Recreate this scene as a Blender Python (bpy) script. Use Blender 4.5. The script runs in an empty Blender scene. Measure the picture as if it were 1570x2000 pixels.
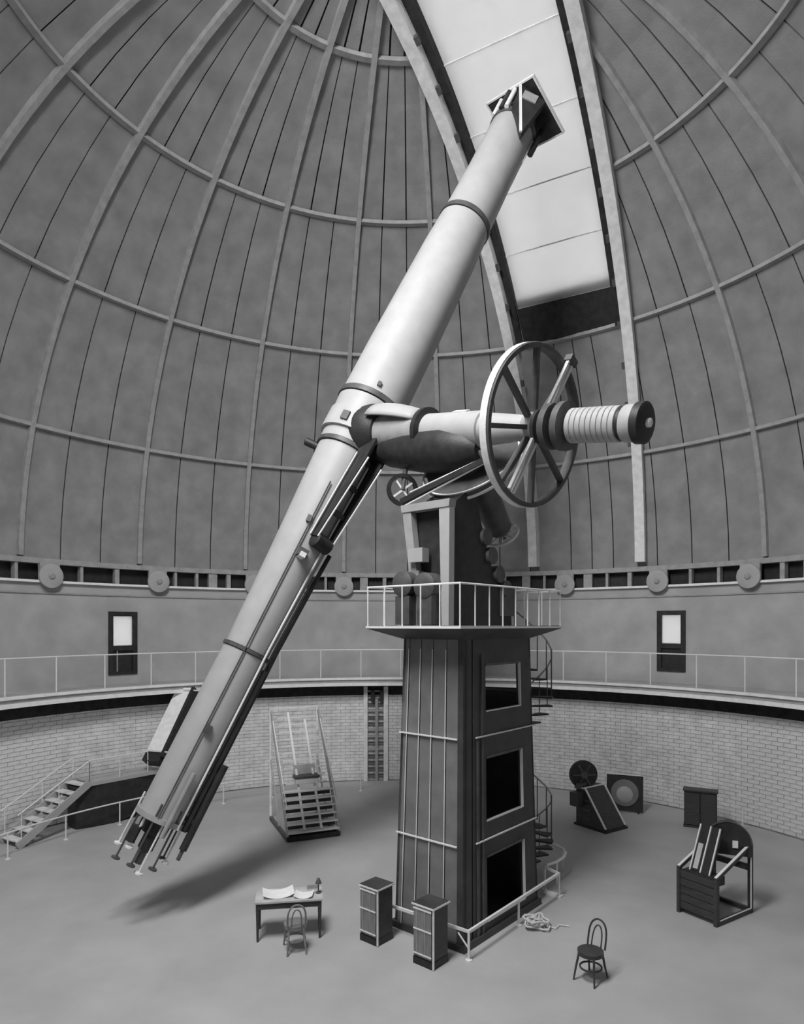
import bpy, bmesh, math, random
from math import sin, cos, radians, pi, sqrt, atan2, degrees
from mathutils import Vector as V, Matrix
random.seed(7)
scene = bpy.context.scene
COL = scene.collection

# ------------------------------------------------------------------ camera, sky, exposure
EZ = 5.67            # eye height above the observing floor
FPX = 1290.0         # focal length in pixels of the 1570 x 2000 frame
HOR = 1222.0         # row of the horizon
cd = bpy.data.cameras.new('camera'); cam = bpy.data.objects.new('camera', cd); COL.objects.link(cam)
cam.location = (0, 0, EZ); cam.rotation_euler = (pi/2, 0, 0)
cd.sensor_fit = 'AUTO'; cd.sensor_width = 36; cd.lens = 36*FPX/2000
cd.shift_y = (HOR-1000)/2000; cd.clip_start = .05; cd.clip_end = 500
scene.camera = cam
vs = scene.view_settings
vs.view_transform = 'Standard'; vs.look = 'None'; vs.gamma = 1; vs.use_curve_mapping = False
vs.exposure = 0.74
SKY = 22.5
w = bpy.data.worlds.new('sky'); scene.world = w; w.use_nodes = True
bg = w.node_tree.nodes['Background']; bg.inputs[0].default_value = (1, 1, 1, 1); bg.inputs[1].default_value = SKY
try:
    scene.cycles.use_denoising = True
    scene.cycles.max_bounces = 8; scene.cycles.diffuse_bounces = 4
    scene.cycles.sample_clamp_indirect = 8
except Exception: pass

# dome geometry
DC = V((0, 12.6, EZ+1.74)); RD = 13.2
SLIT = radians(28.9)                                   # azimuth of the slit, from +Y towards +X
ES = V((sin(SLIT), cos(SLIT), 0)); EN = V((cos(SLIT), -sin(SLIT), 0)); Z = V((0, 0, 1))
HW = 1.745; OFF = .405                                 # half width of the opening; its middle lies right of the dome centre
RC = radians(31.4)                                     # azimuth the rib pattern is centred on
# sky portals that follow the open part of the slit (they emit nothing themselves)
for k in range(5):
    b0, b1 = radians(110+6.7*k), radians(110+6.7*(k+1)); bm_ = (b0+b1)/2
    r_ = RD+.25
    pl = bpy.data.lights.new('slit_portal', 'AREA'); pl.shape = 'RECTANGLE'; pl.size = 2*HW; pl.size_y = 2*r_*math.tan((b1-b0)/2)
    pl.cycles.is_portal = True
    po = bpy.data.objects.new('slit_portal', pl); COL.objects.link(po)
    rad = ES*cos(bm_)+Z*sin(bm_)
    tang = EN.cross(rad)
    M = Matrix((EN, rad.cross(EN), rad)).transposed()   # light looks along its own -Z: inwards
    po.matrix_world = Matrix.Translation(DC+EN*OFF+rad*r_) @ M.to_4x4()

# ------------------------------------------------------------------ helpers
def P(px, py, z):
    return V(((px-785)/FPX*z, z, EZ+(HOR-py)/FPX*z))
def G(px, py, h=0.0):
    z = (EZ-h)*FPX/(py-HOR)
    return V(((px-785)/FPX*z, z, h))
def az(a, r, h=0.0):
    return V((DC.x+r*sin(a), DC.y+r*cos(a), h))

MATS = {}
def mat(name, val, rough=.6, var=.12, scale=6.0, bump=.15, bscale=40.0, metal=0.0, stretch=None, spec=.5):
    m = bpy.data.materials.new(name); m.use_nodes = True
    nt = m.node_tree; n = nt.nodes; l = nt.links; b = n['Principled BSDF']
    tc = n.new('ShaderNodeTexCoord'); mp = n.new('ShaderNodeMapping')
    if stretch: mp.inputs['Scale'].default_value = stretch
    l.new(tc.outputs['Object'], mp.inputs[0])
    no = n.new('ShaderNodeTexNoise'); no.inputs['Scale'].default_value = scale; no.inputs['Detail'].default_value = 6
    l.new(mp.outputs[0], no.inputs['Vector'])
    cr = n.new('ShaderNodeValToRGB'); l.new(no.outputs['Fac'], cr.inputs[0])
    a, c = max(0, val*(1-var)), min(1, val*(1+var))
    cr.color_ramp.elements[0].position = .3; cr.color_ramp.elements[1].position = .7
    cr.color_ramp.elements[0].color = (a, a, a, 1); cr.color_ramp.elements[1].color = (c, c, c, 1)
    l.new(cr.outputs[0], b.inputs['Base Color'])
    b.inputs['Roughness'].default_value = rough; b.inputs['Metallic'].default_value = metal
    b.inputs['Specular IOR Level'].default_value = spec
    if bump:
        n2 = n.new('ShaderNodeTexNoise'); n2.inputs['Scale'].default_value = bscale; n2.inputs['Detail'].default_value = 4
        l.new(mp.outputs[0], n2.inputs['Vector'])
        bp = n.new('ShaderNodeBump'); bp.inputs['Strength'].default_value = bump; bp.inputs['Distance'].default_value = .02
        l.new(n2.outputs['Fac'], bp.inputs['Height']); l.new(bp.outputs[0], b.inputs['Normal'])
    MATS[name] = m
    return m
def trans(name, val, var=.05):
    m = bpy.data.materials.new(name); m.use_nodes = True
    nt = m.node_tree; n = nt.nodes; l = nt.links
    n.remove(n['Principled BSDF'])
    t = n.new('ShaderNodeBsdfTranslucent'); d = n.new('ShaderNodeBsdfDiffuse'); ad = n.new('ShaderNodeAddShader')
    tc = n.new('ShaderNodeTexCoord'); no = n.new('ShaderNodeTexNoise'); no.inputs['Scale'].default_value = 2.5; no.inputs['Detail'].default_value = 8
    l.new(tc.outputs['Object'], no.inputs['Vector'])
    cr = n.new('ShaderNodeValToRGB'); l.new(no.outputs['Fac'], cr.inputs[0])
    a, c = val*(1-var), val*(1+var)
    cr.color_ramp.elements[0].color = (a, a, a, 1); cr.color_ramp.elements[1].color = (c, c, c, 1)
    l.new(cr.outputs[0], t.inputs[0]); d.inputs[0].default_value = (.22, .22, .22, 1)
    l.new(t.outputs[0], ad.inputs[0]); l.new(d.outputs[0], ad.inputs[1]); l.new(ad.outputs[0], n['Material Output'].inputs[0])
    MATS[name] = m
    return m
mat('panel', .30, .8, .16, 1.6, .25, 25, spec=.2)
mat('rib', .37, .6, .15, 5, .2, 30)
mat('arch', .80, .55, .12, 5, .2, 30)
mat('dark_reveal_and_shade', .035, .8, .3, 5, .2, 30, spec=.2)
mat('drum', .44, .85, .12, 1.3, .35, 18, spec=.2)
mat('rim', .92, .5, .08, 6, .1, 30)
mat('brick', .80, .85, .13, 3.0, .5, 45, spec=.2)
mat('mortar', .42, .9, .15, 6, .4, 60, spec=.1)
mat('floor', .44, .6, .09, .9, .12, 30, spec=.3)
mat('paint_light', .43, .5, .06, 3, .04, 20, spec=.35)
mat('paint_mid', .36, .45, .12, 4, .1, 25)
mat('iron', .085, .5, .25, 5, .15, 30)
mat('iron_black', .028, .5, .3, 6, .15, 30, spec=.4)
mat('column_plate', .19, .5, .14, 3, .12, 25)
mat('column_shaded', .05, .5, .25, 3, .12, 25)  # darker copy of the column iron, shade put into the colour
mat('white_metal', .82, .35, .05, 6, .03, 30)
mat('wood_dark', .05, .5, .3, 4, .2, 30, stretch=(1, 1, 8))
mat('wood_mid', .22, .5, .2, 4, .2, 30, stretch=(8, 1, 1))
mat('wood_pale', .52, .6, .15, 4, .2, 30)
mat('paper', .85, .8, .05, 8, .1, 20, spec=.1)
mat('rope', .70, .9, .15, 20, .5, 90, spec=.1)
trans('canvas', .118)
trans('frosted', .122)

def noop(): pass
ORG = {}
class MB:
    def __init__(s): s.v = []; s.f = []
    def add(s, vs_, fs):
        o = len(s.v); s.v += [V(x) for x in vs_]; s.f += [tuple(i+o for i in f) for f in fs]; return s
    def box(s, c, size, ax=None):
        c = V(c); x, y, z = ax or (V((1, 0, 0)), V((0, 1, 0)), V((0, 0, 1)))
        a, b, d = size[0]/2, size[1]/2, size[2]/2
        return s.add([c+x*a*i+y*b*j+z*d*k for k in (-1, 1) for j in (-1, 1) for i in (-1, 1)],
                     [(0, 2, 3, 1), (4, 5, 7, 6), (0, 1, 5, 4), (2, 6, 7, 3), (0, 4, 6, 2), (1, 3, 7, 5)])
    def bar(s, p, q, wd, ht=None, up=(0, 0, 1)):
        p, q = V(p), V(q); d = (q-p); L = d.length; d = d/L; up = V(up)
        if abs(d.dot(up)) > .98: up = V((0, 1, 0)) if abs(d.y) < .9 else V((1, 0, 0))
        x = d.cross(up).normalized(); y = x.cross(d)
        return s.box((p+q)/2, (wd, ht or wd, L), (x, y, d))
    def path(s, pts, r, n=8, closed=False, rect=None, up=(0, 0, 1)):
        pts = [V(p) for p in pts]; N = len(pts); up = V(up); rings = []; o = len(s.v)
        for i, p in enumerate(pts):
            a = pts[(i-1) % N] if (closed or i > 0) else p; b = pts[(i+1) % N] if (closed or i < N-1) else p
            d = (b-a).normalized(); u2 = up
            if callable(rect): pass
            if abs(d.dot(u2)) > .97: u2 = V((0, 1, 0)) if abs(d.y) < .9 else V((1, 0, 0))
            x = d.cross(u2).normalized(); y = x.cross(d)
            if rect:
                s.v += [p+x*rect[0]/2*i_+y*rect[1]/2*j_ for i_, j_ in ((-1, -1), (1, -1), (1, 1), (-1, 1))]
            else:
                rr = r[i] if isinstance(r, (list, tuple)) else r
                s.v += [p+(x*cos(2*pi*k/n)+y*sin(2*pi*k/n))*rr for k in range(n)]
        if rect: n = 4
        for i in range(N if closed else N-1):
            j = (i+1) % N
            for k in range(n):
                k2 = (k+1) % n
                s.f.append((o+i*n+k, o+i*n+k2, o+j*n+k2, o+j*n+k))
        if not closed:
            s.f.append(tuple(o+k for k in range(n))[::-1]); s.f.append(tuple(o+(N-1)*n+k for k in range(n)))
        return s
    def tube(s, p, q, r, n=10, r2=None):
        return s.path([p, q], [r, r if r2 is None else r2], n)
    def lathe(s, o, ax, prof, n=24):
        o = V(o); ax = V(ax).normalized()
        t = V((0, 0, 1)) if abs(ax.z) < .9 else V((1, 0, 0))
        x = ax.cross(t).normalized(); y = ax.cross(x); b = len(s.v)
        for d, r in prof:
            s.v += [o+ax*d+(x*cos(2*pi*k/n)+y*sin(2*pi*k/n))*max(r, 1e-4) for k in range(n)]
        m = len(prof)
        for i in range(m-1):
            for k in range(n):
                k2 = (k+1) % n
                s.f.append((b+i*n+k, b+i*n+k2, b+(i+1)*n+k2, b+(i+1)*n+k))
        s.f.append(tuple(b+k for k in range(n))[::-1]); s.f.append(tuple(b+(m-1)*n+k for k in range(n)))
        return s
    def ring(s, o, ax, R, wd, th, n=48, x=None):      # flat hoop: axial width wd, radial thickness th
        o = V(o); ax = V(ax).normalized(); t = V((0, 0, 1)) if abs(ax.z) < .9 else V((1, 0, 0))
        x = ax.cross(t).normalized(); y = ax.cross(x); b = len(s.v)
        for k in range(n):
            c = x*cos(2*pi*k/n)+y*sin(2*pi*k/n)
            s.v += [o+c*(R+e*th/2)+ax*g*wd/2 for e, g in ((-1, -1), (1, -1), (1, 1), (-1, 1))]
        for k in range(n):
            k2 = (k+1) % n
            for j in range(4):
                j2 = (j+1) % 4
                s.f.append((b+4*k+j, b+4*k+j2, b+4*k2+j2, b+4*k2+j))
        return s
    def prism(s, poly, o, ex, ey, ez, d):             # polygon in ex/ey, extruded +-d/2 along ez
        o, ex, ey, ez = V(o), V(ex), V(ey), V(ez); n = len(poly)
        vs_ = [o+ex*a+ey*b+ez*g*d/2 for g in (-1, 1) for a, b in poly]
        fs = [tuple(range(n))[::-1], tuple(range(n, 2*n))]+[(i, (i+1) % n, n+(i+1) % n, n+i) for i in range(n)]
        return s.add(vs_, fs)
    def mesh(s, name, m, org=V(), smooth=False, fix=True):
        me = bpy.data.meshes.new(name); me.from_pydata([tuple(v-org) for v in s.v], [], s.f); me.update()
        if fix:
            bm = bmesh.new(); bm.from_mesh(me); bmesh.ops.recalc_face_normals(bm, faces=bm.faces); bm.to_mesh(me); bm.free()
        me.materials.append(MATS[m])
        if smooth:
            me.polygons.foreach_set('use_smooth', [True]*len(me.polygons)); me.set_sharp_from_angle(angle=radians(38))
        return me
    def build(s, name, m, parent=None, smooth=False, fix=True):
        if parent is not None: org = ORG[parent]
        else:
            lo = [min(v[i] for v in s.v) for i in range(3)]; hi = [max(v[i] for v in s.v) for i in range(3)]
            org = V(((lo[0]+hi[0])/2, (lo[1]+hi[1])/2, lo[2]))
        o = bpy.data.objects.new(name, s.mesh(name, m, org, smooth, fix)); COL.objects.link(o)
        if parent is not None: o.parent = parent
        else: o.location = org
        ORG[o] = org
        return o
def thing(name, label, cat, loc=(0, 0, 0), group=None, local=False, rot=0.0):
    o = bpy.data.objects.new(name, None); o.empty_display_size = .2; COL.objects.link(o); o.location = loc; o.rotation_euler.z = rot
    o['label'] = label; o['category'] = cat
    if group: o['group'] = group
    ORG[o] = V() if local else V(loc)
    return o
def tag(o, label, cat, group=None):
    o['label'] = label; o['category'] = cat
    if group: o['group'] = group
    return o
def struct(o, label=None, cat=None):
    o['kind'] = 'structure'
    if label: o['label'] = label
    if cat: o['category'] = cat
    return o
def root_struct(name, label, cat, loc=(0, 0, 0)):
    return struct(thing(name, label, cat, loc))

# ------------------------------------------------------------------ floor
RF = 11.6
m = MB().lathe((DC.x, DC.y, -.35), (0, 0, 1), [(0, RF), (.35, RF)], 128)
struct(m.build('floor', 'floor'), 'round pale rising floor of the observing room', 'floor')
m = MB().lathe((DC.x, DC.y, -.45), (0, 0, 1), [(0, 13.4), (.06, 13.4)], 64)
struct(m.build('trim_5', 'iron_black'), 'dark pit bottom under the round floor edge', 'trim')

# ------------------------------------------------------------------ lower brick wall
RW = 11.75; ZT = EZ-2.12
wl = root_struct('wall_lower', 'round pale brick wall below the gallery', 'wall', (DC.x, DC.y, 0))
m = MB(); n = 180
for k in range(n):
    a, b = 2*pi*k/n, 2*pi*(k+1)/n; o = len(m.v)
    m.v += [az(a, RW, -.4), az(b, RW, -.4), az(b, RW, ZT), az(a, RW, ZT), az(a, RW+.3, -.4), az(b, RW+.3, -.4), az(b, RW+.3, ZT), az(a, RW+.3, ZT)]
    m.f += [(o, o+1, o+2, o+3), (o+5, o+4, o+7, o+6), (o+3, o+2, o+6, o+7)]
m.build('mortar_backing', 'mortar', wl)
BH, BL, J = .118, .345, .014
bricks = []
nb = int(2*pi*RW/BL); da = 2*pi/nb
for c in range(int(ZT/BH)+1):
    z0 = c*BH+.006; z1 = min(z0+BH-J, ZT)
    if z1-z0 < .03: continue
    for k in range(nb):
        a0 = (k+.5*(c % 2))*da
        am = (a0+da/2+pi) % (2*pi)-pi
        if abs(degrees(am)) > 80: continue
        p = az(am, RW, (z0+z1)/2)
        px = 785+FPX*p.x/max(p.y, .1); py = HOR-FPX*(p.z-EZ)/max(p.y, .1)
        show = (0 < px < 1570 and py < 2000 and not (600 < px < 1090) and not (px < 660 and abs(px-(774-.513*(py-700))) < 70))
        bricks.append((p.y if show else 999, am, z0, z1))
bricks.sort(key=lambda t: t[0])
stuff = MB(); proto = {}
random.seed(3)
def brick_into(mb, a, z0, z1, pr, rot=True):
    hw_ = (BL-J)/2; x = V((cos(a), -sin(a), 0)); y = V((sin(a), cos(a), 0)); o = az(a, RW, 0)
    vs_ = [o+x*i*hw_+y*(.01 if d else -pr)+Z*zz for d in (0, 1) for i, zz in ((-1, z0), (1, z0), (1, z1), (-1, z1))]
    mb.add(vs_, [(0, 1, 2, 3), (0, 4, 5, 1), (1, 5, 6, 2), (2, 6, 7, 3), (3, 7, 4, 0)])
for i, (d, a, z0, z1) in enumerate(bricks):
    pr = random.choice((.014, .018, .022, .026))
    if i < 300 and d < 900:
        key = (round(z1-z0, 3), pr)
        if key not in proto:
            t = MB(); hw_ = (BL-J)/2; hh = (z1-z0)/2
            t.add([V((i_*hw_, .01 if dd else -pr, zz*hh)) for dd in (0, 1) for i_, zz in ((-1, -1), (1, -1), (1, 1), (-1, 1))],
                  [(0, 1, 2, 3), (0, 4, 5, 1), (1, 5, 6, 2), (2, 6, 7, 3), (3, 7, 4, 0)])
            proto[key] = t.mesh('brick', 'brick', fix=False)
        o = bpy.data.objects.new('brick', proto[key]); COL.objects.link(o); o.parent = wl
        o.location = az(a, RW, (z0+z1)/2)-ORG[wl]; o.rotation_euler.z = -a
    else:
        brick_into(stuff, a, z0, z1, pr)
o = stuff.build('brickwork', 'brick', wl, fix=False); o['kind'] = 'stuff'

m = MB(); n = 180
for k in range(n):                                    # shadow of the gallery rim, put in as a dark band
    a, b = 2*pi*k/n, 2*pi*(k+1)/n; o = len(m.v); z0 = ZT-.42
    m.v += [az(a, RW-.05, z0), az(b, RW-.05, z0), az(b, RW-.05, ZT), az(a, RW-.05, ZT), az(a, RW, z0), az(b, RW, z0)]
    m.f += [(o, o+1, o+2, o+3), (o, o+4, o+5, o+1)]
struct(m.build('rim_shade_band', 'dark_reveal_and_shade', fix=False), 'dark band of painted shade at the top of the brick wall', 'trim')
# ------------------------------------------------------------------ gallery deck and rim
ZG = EZ-1.86; RR = 11.08
m = MB(); n = 180
def annulus(m, prof, n=180):                          # prof: closed list of (r, z)
    b = len(m.v); q = len(prof)
    for k in range(n):
        m.v += [az(2*pi*k/n, r, h) for r, h in prof]
    for k in range(n):
        k2 = (k+1) % n
        for j in range(q):
            j2 = (j+1) % q
            m.f.append((b+k*q+j, b+k*q+j2, b+k2*q+j2, b+k2*q+j))
annulus(m, [(RR+.1, ZG-.04), (12.98, ZG-.04), (12.98, ZG-.26), (RR+.1, ZG-.26)])
struct(m.build('trim_1', 'drum'), 'round gallery deck above the brick wall', 'gallery')
gr = root_struct('trim_2', 'pale stepped rim along the gallery edge', 'trim', (DC.x, DC.y, ZG-.3))
m = MB(); annulus(m, [(RR, ZG), (RR+.16, ZG), (RR+.16, ZG-.07), (RR, ZG-.07)]); m.build('upper_lip', 'rim', gr)
m = MB(); annulus(m, [(RR+.06, ZG-.07), (RR+.12, ZG-.07), (RR+.12, ZG-.18), (RR+.06, ZG-.18)]); m.build('fascia', 'paint_mid', gr)
m = MB(); annulus(m, [(RR-.03, ZG-.18), (RR+.16, ZG-.18), (RR+.16, ZG-.29), (RR-.03, ZG-.29)]); m.build('lower_lip', 'rim', gr)

# ------------------------------------------------------------------ drum wall with two windows
RU = 12.95; ZC = EZ+1.36
wins = [(radians(-45.2), EZ+.46, EZ-1.60), (radians(43.75), EZ+.50, EZ-1.52)]
WH = .465/RU
azs = sorted([2*pi*k/144-pi for k in range(145)]+[a+s*WH for a, _, _ in wins for s in (-1, 1)])
azs = [a for a in azs if not any(abs(a-wa) < WH-1e-6 for wa, _, _ in wins)]
m = MB()
for a, b in zip(azs, azs[1:]):
    mid = (a+b)/2; spans = [(ZG-.3, ZC)]
    for wa, zt, zb in wins:
        if abs(mid-wa) < WH: spans = [(ZG-.3, zb), (zt, ZC)]
    for z0, z1 in spans:
        m.add([az(a, RU, z0), az(b, RU, z0), az(b, RU, z1), az(a, RU, z1), az(a, RU+.3, z0), az(b, RU+.3, z0), az(b, RU+.3, z1), az(a, RU+.3, z1)],
              [(0, 1, 2, 3), (5, 4, 7, 6), (3, 2, 6, 7), (0, 4, 5, 1), (0, 3, 7, 4), (1, 5, 6, 2)])
struct(m.build('wall_upper', 'drum', fix=False), 'round plaster drum wall under the dome', 'wall')
for i, (wa, zt, zb) in enumerate(wins):
    y = V((sin(wa), cos(wa), 0)); x = V((cos(wa), -sin(wa), 0)); o = az(wa, RU, 0)
    r = root_struct('window_%d' % (i+1), ['tall dark framed window with bright upper pane on the left wall', 'tall dark framed window with bright upper pane on the right wall'][i], 'window', o+Z*zb)
    H_ = zt-zb; W_ = .93; zs = zb+H_*.42
    def bx(cx, cz, sx, sz, d=.0, sy=.12): return MB().box(o+x*cx+y*d+Z*cz, (sx, sy, sz), (x, y, Z))
    bx(-W_/2+.07, (zt+zb)/2, .15, H_).build('frame_stile', 'iron_black', r); bx(W_/2-.07, (zt+zb)/2, .15, H_).build('frame_stile', 'iron_black', r)
    bx(0, zt-.075, W_-.28, .15).build('frame_rail', 'iron_black', r); bx(0, zs, W_-.28, .16).build('frame_rail', 'iron_black', r)
    bx(0, zb+.05, W_-.28, .10).build('frame_rail', 'iron_black', r)
    bx(0, (zt-.15+zs+.08)/2, W_-.28, zt-zs-.23, .04, .01).build('pane', 'frosted', r)
    sh = bx(0, (zb+.1+zs-.08)/2, W_-.28, zs-zb-.18, .03, .04).build('shutter', 'iron_black', r)
    if i == 0: bx(-.18, (zb+.1+zs-.08)/2, .03, zs-zb-.18, -.01, .05).build('mullion', 'paint_mid', r)

# wall cap, dark slot and dome base ring
m = MB(); annulus(m, [(RU-.12, ZC), (RU+.3, ZC), (RU+.3, ZC-.07), (RU-.12, ZC-.07)])
struct(m.build('trim_3', 'rim'), 'pale rail capping the drum wall', 'trim')
m = MB(); annulus(m, [(RU-.04, ZC-.35), (RU+.02, ZC-.35), (RU+.02, ZC-.40), (RU-.04, ZC-.40)])
struct(m.build('trim_6', 'paint_mid'), 'thin moulding below the wheel rail', 'trim')
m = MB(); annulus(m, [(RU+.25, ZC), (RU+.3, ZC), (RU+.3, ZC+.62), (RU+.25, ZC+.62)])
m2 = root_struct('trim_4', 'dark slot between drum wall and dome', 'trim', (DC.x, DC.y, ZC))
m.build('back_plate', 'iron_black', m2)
m = MB(); annulus(m, [(RU-.06, ZC+.50), (RD+.35, ZC+.50), (RD+.35, ZC+.66), (RU-.06, ZC+.66)]); m.build('base_ring', 'rib', m2)
for d in (-78, -63.5, -59.7, -51, -46, -37.3, -34, -31.5, -29, -20, -16.5, -13, -6.5, -3, 1, 8, 12, 17, 21, 24, 31, 34, 37.5, 46.5, 50.5, 59, 62, 66):
    a = radians(d); y = V((sin(a), cos(a), 0)); x = V((cos(a), -sin(a), 0))
    MB().box(az(a, RU+.08, ZC+.25), (random.choice((.09, .14, .3)), .2, .5), (x, y, Z)).build('spacer', 'rib', m2)
for d, wlab in ((-55.6, 'grey dome wheel on the rail nearest the left edge of the picture'), (-40.2, 'grey dome wheel on the rail right of the left window'),
                (-25, 'grey dome wheel on the rail half hidden behind the telescope tube'), (-10, 'grey dome wheel on the rail between telescope tube and pier platform'),
                (27.5, 'grey dome wheel on the rail just right of the pier platform'), (42, 'grey dome wheel on the rail above the right window'),
                (55, 'grey dome wheel on the rail nearest the right edge of the picture')):
    a = radians(d); y = V((sin(a), cos(a), 0)); x = V((cos(a), -sin(a), 0)); c = az(a, RU-.2, ZC+.13)
    t = thing('dome_wheel', wlab, 'wheel', c-Z*.36, 'dome wheels on the drum wall rail')
    MB().lathe(c-y*.05, y, [(0, .30), (.015, .36), (.085, .36), (.1, .30)], 28).build('disc', 'drum', t, True)
    MB().lathe(c-y*.1, y, [(0, .07), (.03, .1), (.12, .1)], 14).build('hub', 'paint_mid', t, True)
    b = MB(); b.box(c+x*.25+y*.12+Z*.12, (.1, .1, .5), (x, y, Z)); b.box(c-x*.25+y*.12+Z*.12, (.1, .1, .5), (x, y, Z)); b.box(c+y*.12+Z*.33, (.6, .12, .12), (x, y, Z))
    b.build('bracket', 'rib', t)

# ------------------------------------------------------------------ dome
dome = root_struct('ceiling', 'ribbed hemispherical dome lined with grey panels', 'dome', (DC.x, DC.y, DC.z))
def sph(a, e, r=RD):                                  # absolute azimuth, elevation
    return DC+V((sin(a)*cos(e), cos(a)*cos(e), sin(e)))*r
ELS = [1, 18, 36, 54, 72, 88.5]
half = [0, 3, 9, 13.9, 18.8]
def edges(row):
    r_ = [0, 3.3, 9.9, 14.9, 20, 25] if row < 2 else [0, 9.9, 14.9, 20, 25]
    k = 25.0
    while k < 178:
        r_ += [k+5.43, k+10.87, k+16.3]; k += 16.3
    return [x_ for x_ in sorted(set(r_)) if x_ < 179]+[180]
def patch(a0, a1, e0, e1, gap=.018, na=2, ne=4, r=RD, th=.03):
    ga = gap/(RD*max(cos((e0+e1)/2), .2)); ge = gap/RD
    bm = bmesh.new(); gv = []
    for d in (0, th):
        g_ = []
        for j in range(ne+1):
            e = e0+ge+(e1-e0-2*ge)*j/ne
            g_.append([bm.verts.new(sph(a0+ga+(a1-a0-2*ga)*i/na, e, r+d)) for i in range(na+1)])
        gv.append(g_)
    F, B = gv
    for j in range(ne):
        for i in range(na):
            bm.faces.new((F[j][i], F[j+1][i], F[j+1][i+1], F[j][i+1]))
    for j in range(ne):
        bm.faces.new((F[j][0], B[j][0], B[j+1][0], F[j+1][0])); bm.faces.new((F[j][na], F[j+1][na], B[j+1][na], B[j][na]))
    for i in range(na):
        bm.faces.new((F[0][i], F[0][i+1], B[0][i+1], B[0][i])); bm.faces.new((F[ne][i], B[ne][i], B[ne][i+1], F[ne][i+1]))
    return bm
back = MB()
for row in range(5):
    e0, e1 = radians(ELS[row]), radians(ELS[row+1]); ed = edges(row)
    for sgn in (-1, 1):
        for r0, r1 in zip(ed, ed[1:]):
            lo, hi = sorted((RC+sgn*radians(r0), RC+sgn*radians(r1)))
            bm = patch(lo, hi, e0, e1)
            if row >= 2:
                geom = bm.verts[:]+bm.edges[:]+bm.faces[:]
                bmesh.ops.bisect_plane(bm, geom=geom, plane_co=DC+EN*(OFF+sgn*(HW+.02)), plane_no=EN*(-sgn), clear_outer=True)
            if not bm.faces: bm.free(); continue
            mid = degrees((lo+hi)/2); mid = (mid+180) % 360-180
            if abs(mid) < 78:
                me = bpy.data.meshes.new('panel')
                off = DC
                for v in bm.verts: v.co -= off
                bm.to_mesh(me); me.materials.append(MATS['panel'])
                o = bpy.data.objects.new('panel', me); COL.objects.link(o); o.parent = dome
            else:
                bm.verts.index_update(); back.add([v.co.copy() for v in bm.verts], [tuple(v.index for v in f.verts) for f in bm.faces])
            bm.free()
o = back.build('panelling', 'panel', dome, fix=False); o['kind'] = 'stuff'
# outer skin, so that no daylight leaks through the joints
m = MB(); NA, NE = 96, 24; keep = {}
for j in range(NE+1):
    for i in range(NA+1):
        keep[i, j] = len(m.v); m.v.append(sph(2*pi*i/NA+SLIT, radians(-1+91*j/NE), RD+.06))
for j in range(NE):
    for i in range(NA):
        m.f.append((keep[i, j], keep[i+1, j], keep[i+1, j+1], keep[i, j+1]))
bm = bmesh.new(); me = m.mesh('outer_skin', 'dark_reveal_and_shade', DC, fix=False); bm.from_mesh(me)
for sg in (-1, 1):
    bmesh.ops.bisect_plane(bm, geom=bm.verts[:]+bm.edges[:]+bm.faces[:], plane_co=EN*(OFF+sg*(HW+.02)), plane_no=EN)
bmesh.ops.bisect_plane(bm, geom=bm.verts[:]+bm.edges[:]+bm.faces[:], plane_co=Z*RD*sin(radians(36)), plane_no=Z)
rm = []
for f in bm.faces:
    c = f.calc_center_median()
    if abs(c.dot(EN)-OFF) < HW+.02 and c.z > RD*sin(radians(36)): rm.append(f)
bmesh.ops.delete(bm, geom=rm, context='FACES'); bm.to_mesh(me); bm.free()
o = bpy.data.objects.new('outer_skin', me); COL.objects.link(o); o.parent = dome
# purlin rings
for e in (18, 36, 54, 72):
    er = radians(e); r_ = RD-.06
    if e > 40:
        lr, ll_ = (math.asin((HW+.1+o_)/(r_*cos(er))) for o_ in (OFF, -OFF))
        spans = [(lr, pi-lr), (pi+ll_, 2*pi-ll_)]
    else: spans = [(0, 2*pi)]
    for s0, s1 in spans:
        N = 120
        pts = [sph(SLIT+s0+(s1-s0)*k/N, er, r_) for k in range(N+1)]
        MB().path(pts, 0, rect=(.16, .105)).build('purlin', 'rib', dome)
# meridian ribs
for sgn in (-1, 1):
    k = 25.0
    while k < 175:
        rel = radians(k)*sgn+RC-SLIT
        q = min(1, (HW+.12+sgn*OFF)/(RD*max(abs(sin(rel)), 1e-3)))
        top = math.acos(q) if abs(sin(rel)) > .14 else radians(86)
        if k > 165: top = radians(36)
        top = min(top, radians(86)); N = 28
        m = MB(); rr_ = RD-.075; a = SLIT+rel
        x = V((cos(a), -sin(a), 0)); b0 = len(m.v)
        for j in range(N+1):
            e = radians(1.5)+(top-radians(1.5))*j/N; rd = sph(a, e, 1)-DC; p = DC+rd*rr_
            m.v += [p+x*.07-rd*.075, p-x*.07-rd*.075, p-x*.07+rd*.085, p+x*.07+rd*.085]
        for j in range(N):
            for q_ in range(4):
                q2 = (q_+1) % 4; m.f.append((b0+4*j+q_, b0+4*j+q2, b0+4*j+4+q2, b0+4*j+4+q_))
        m.f.append((b0, b0+1, b0+2, b0+3)); m.f.append((b0+4*N, b0+4*N+1, b0+4*N+2, b0+4*N+3))
        m.build('rib', 'rib', dome)
        k += 16.3
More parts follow.
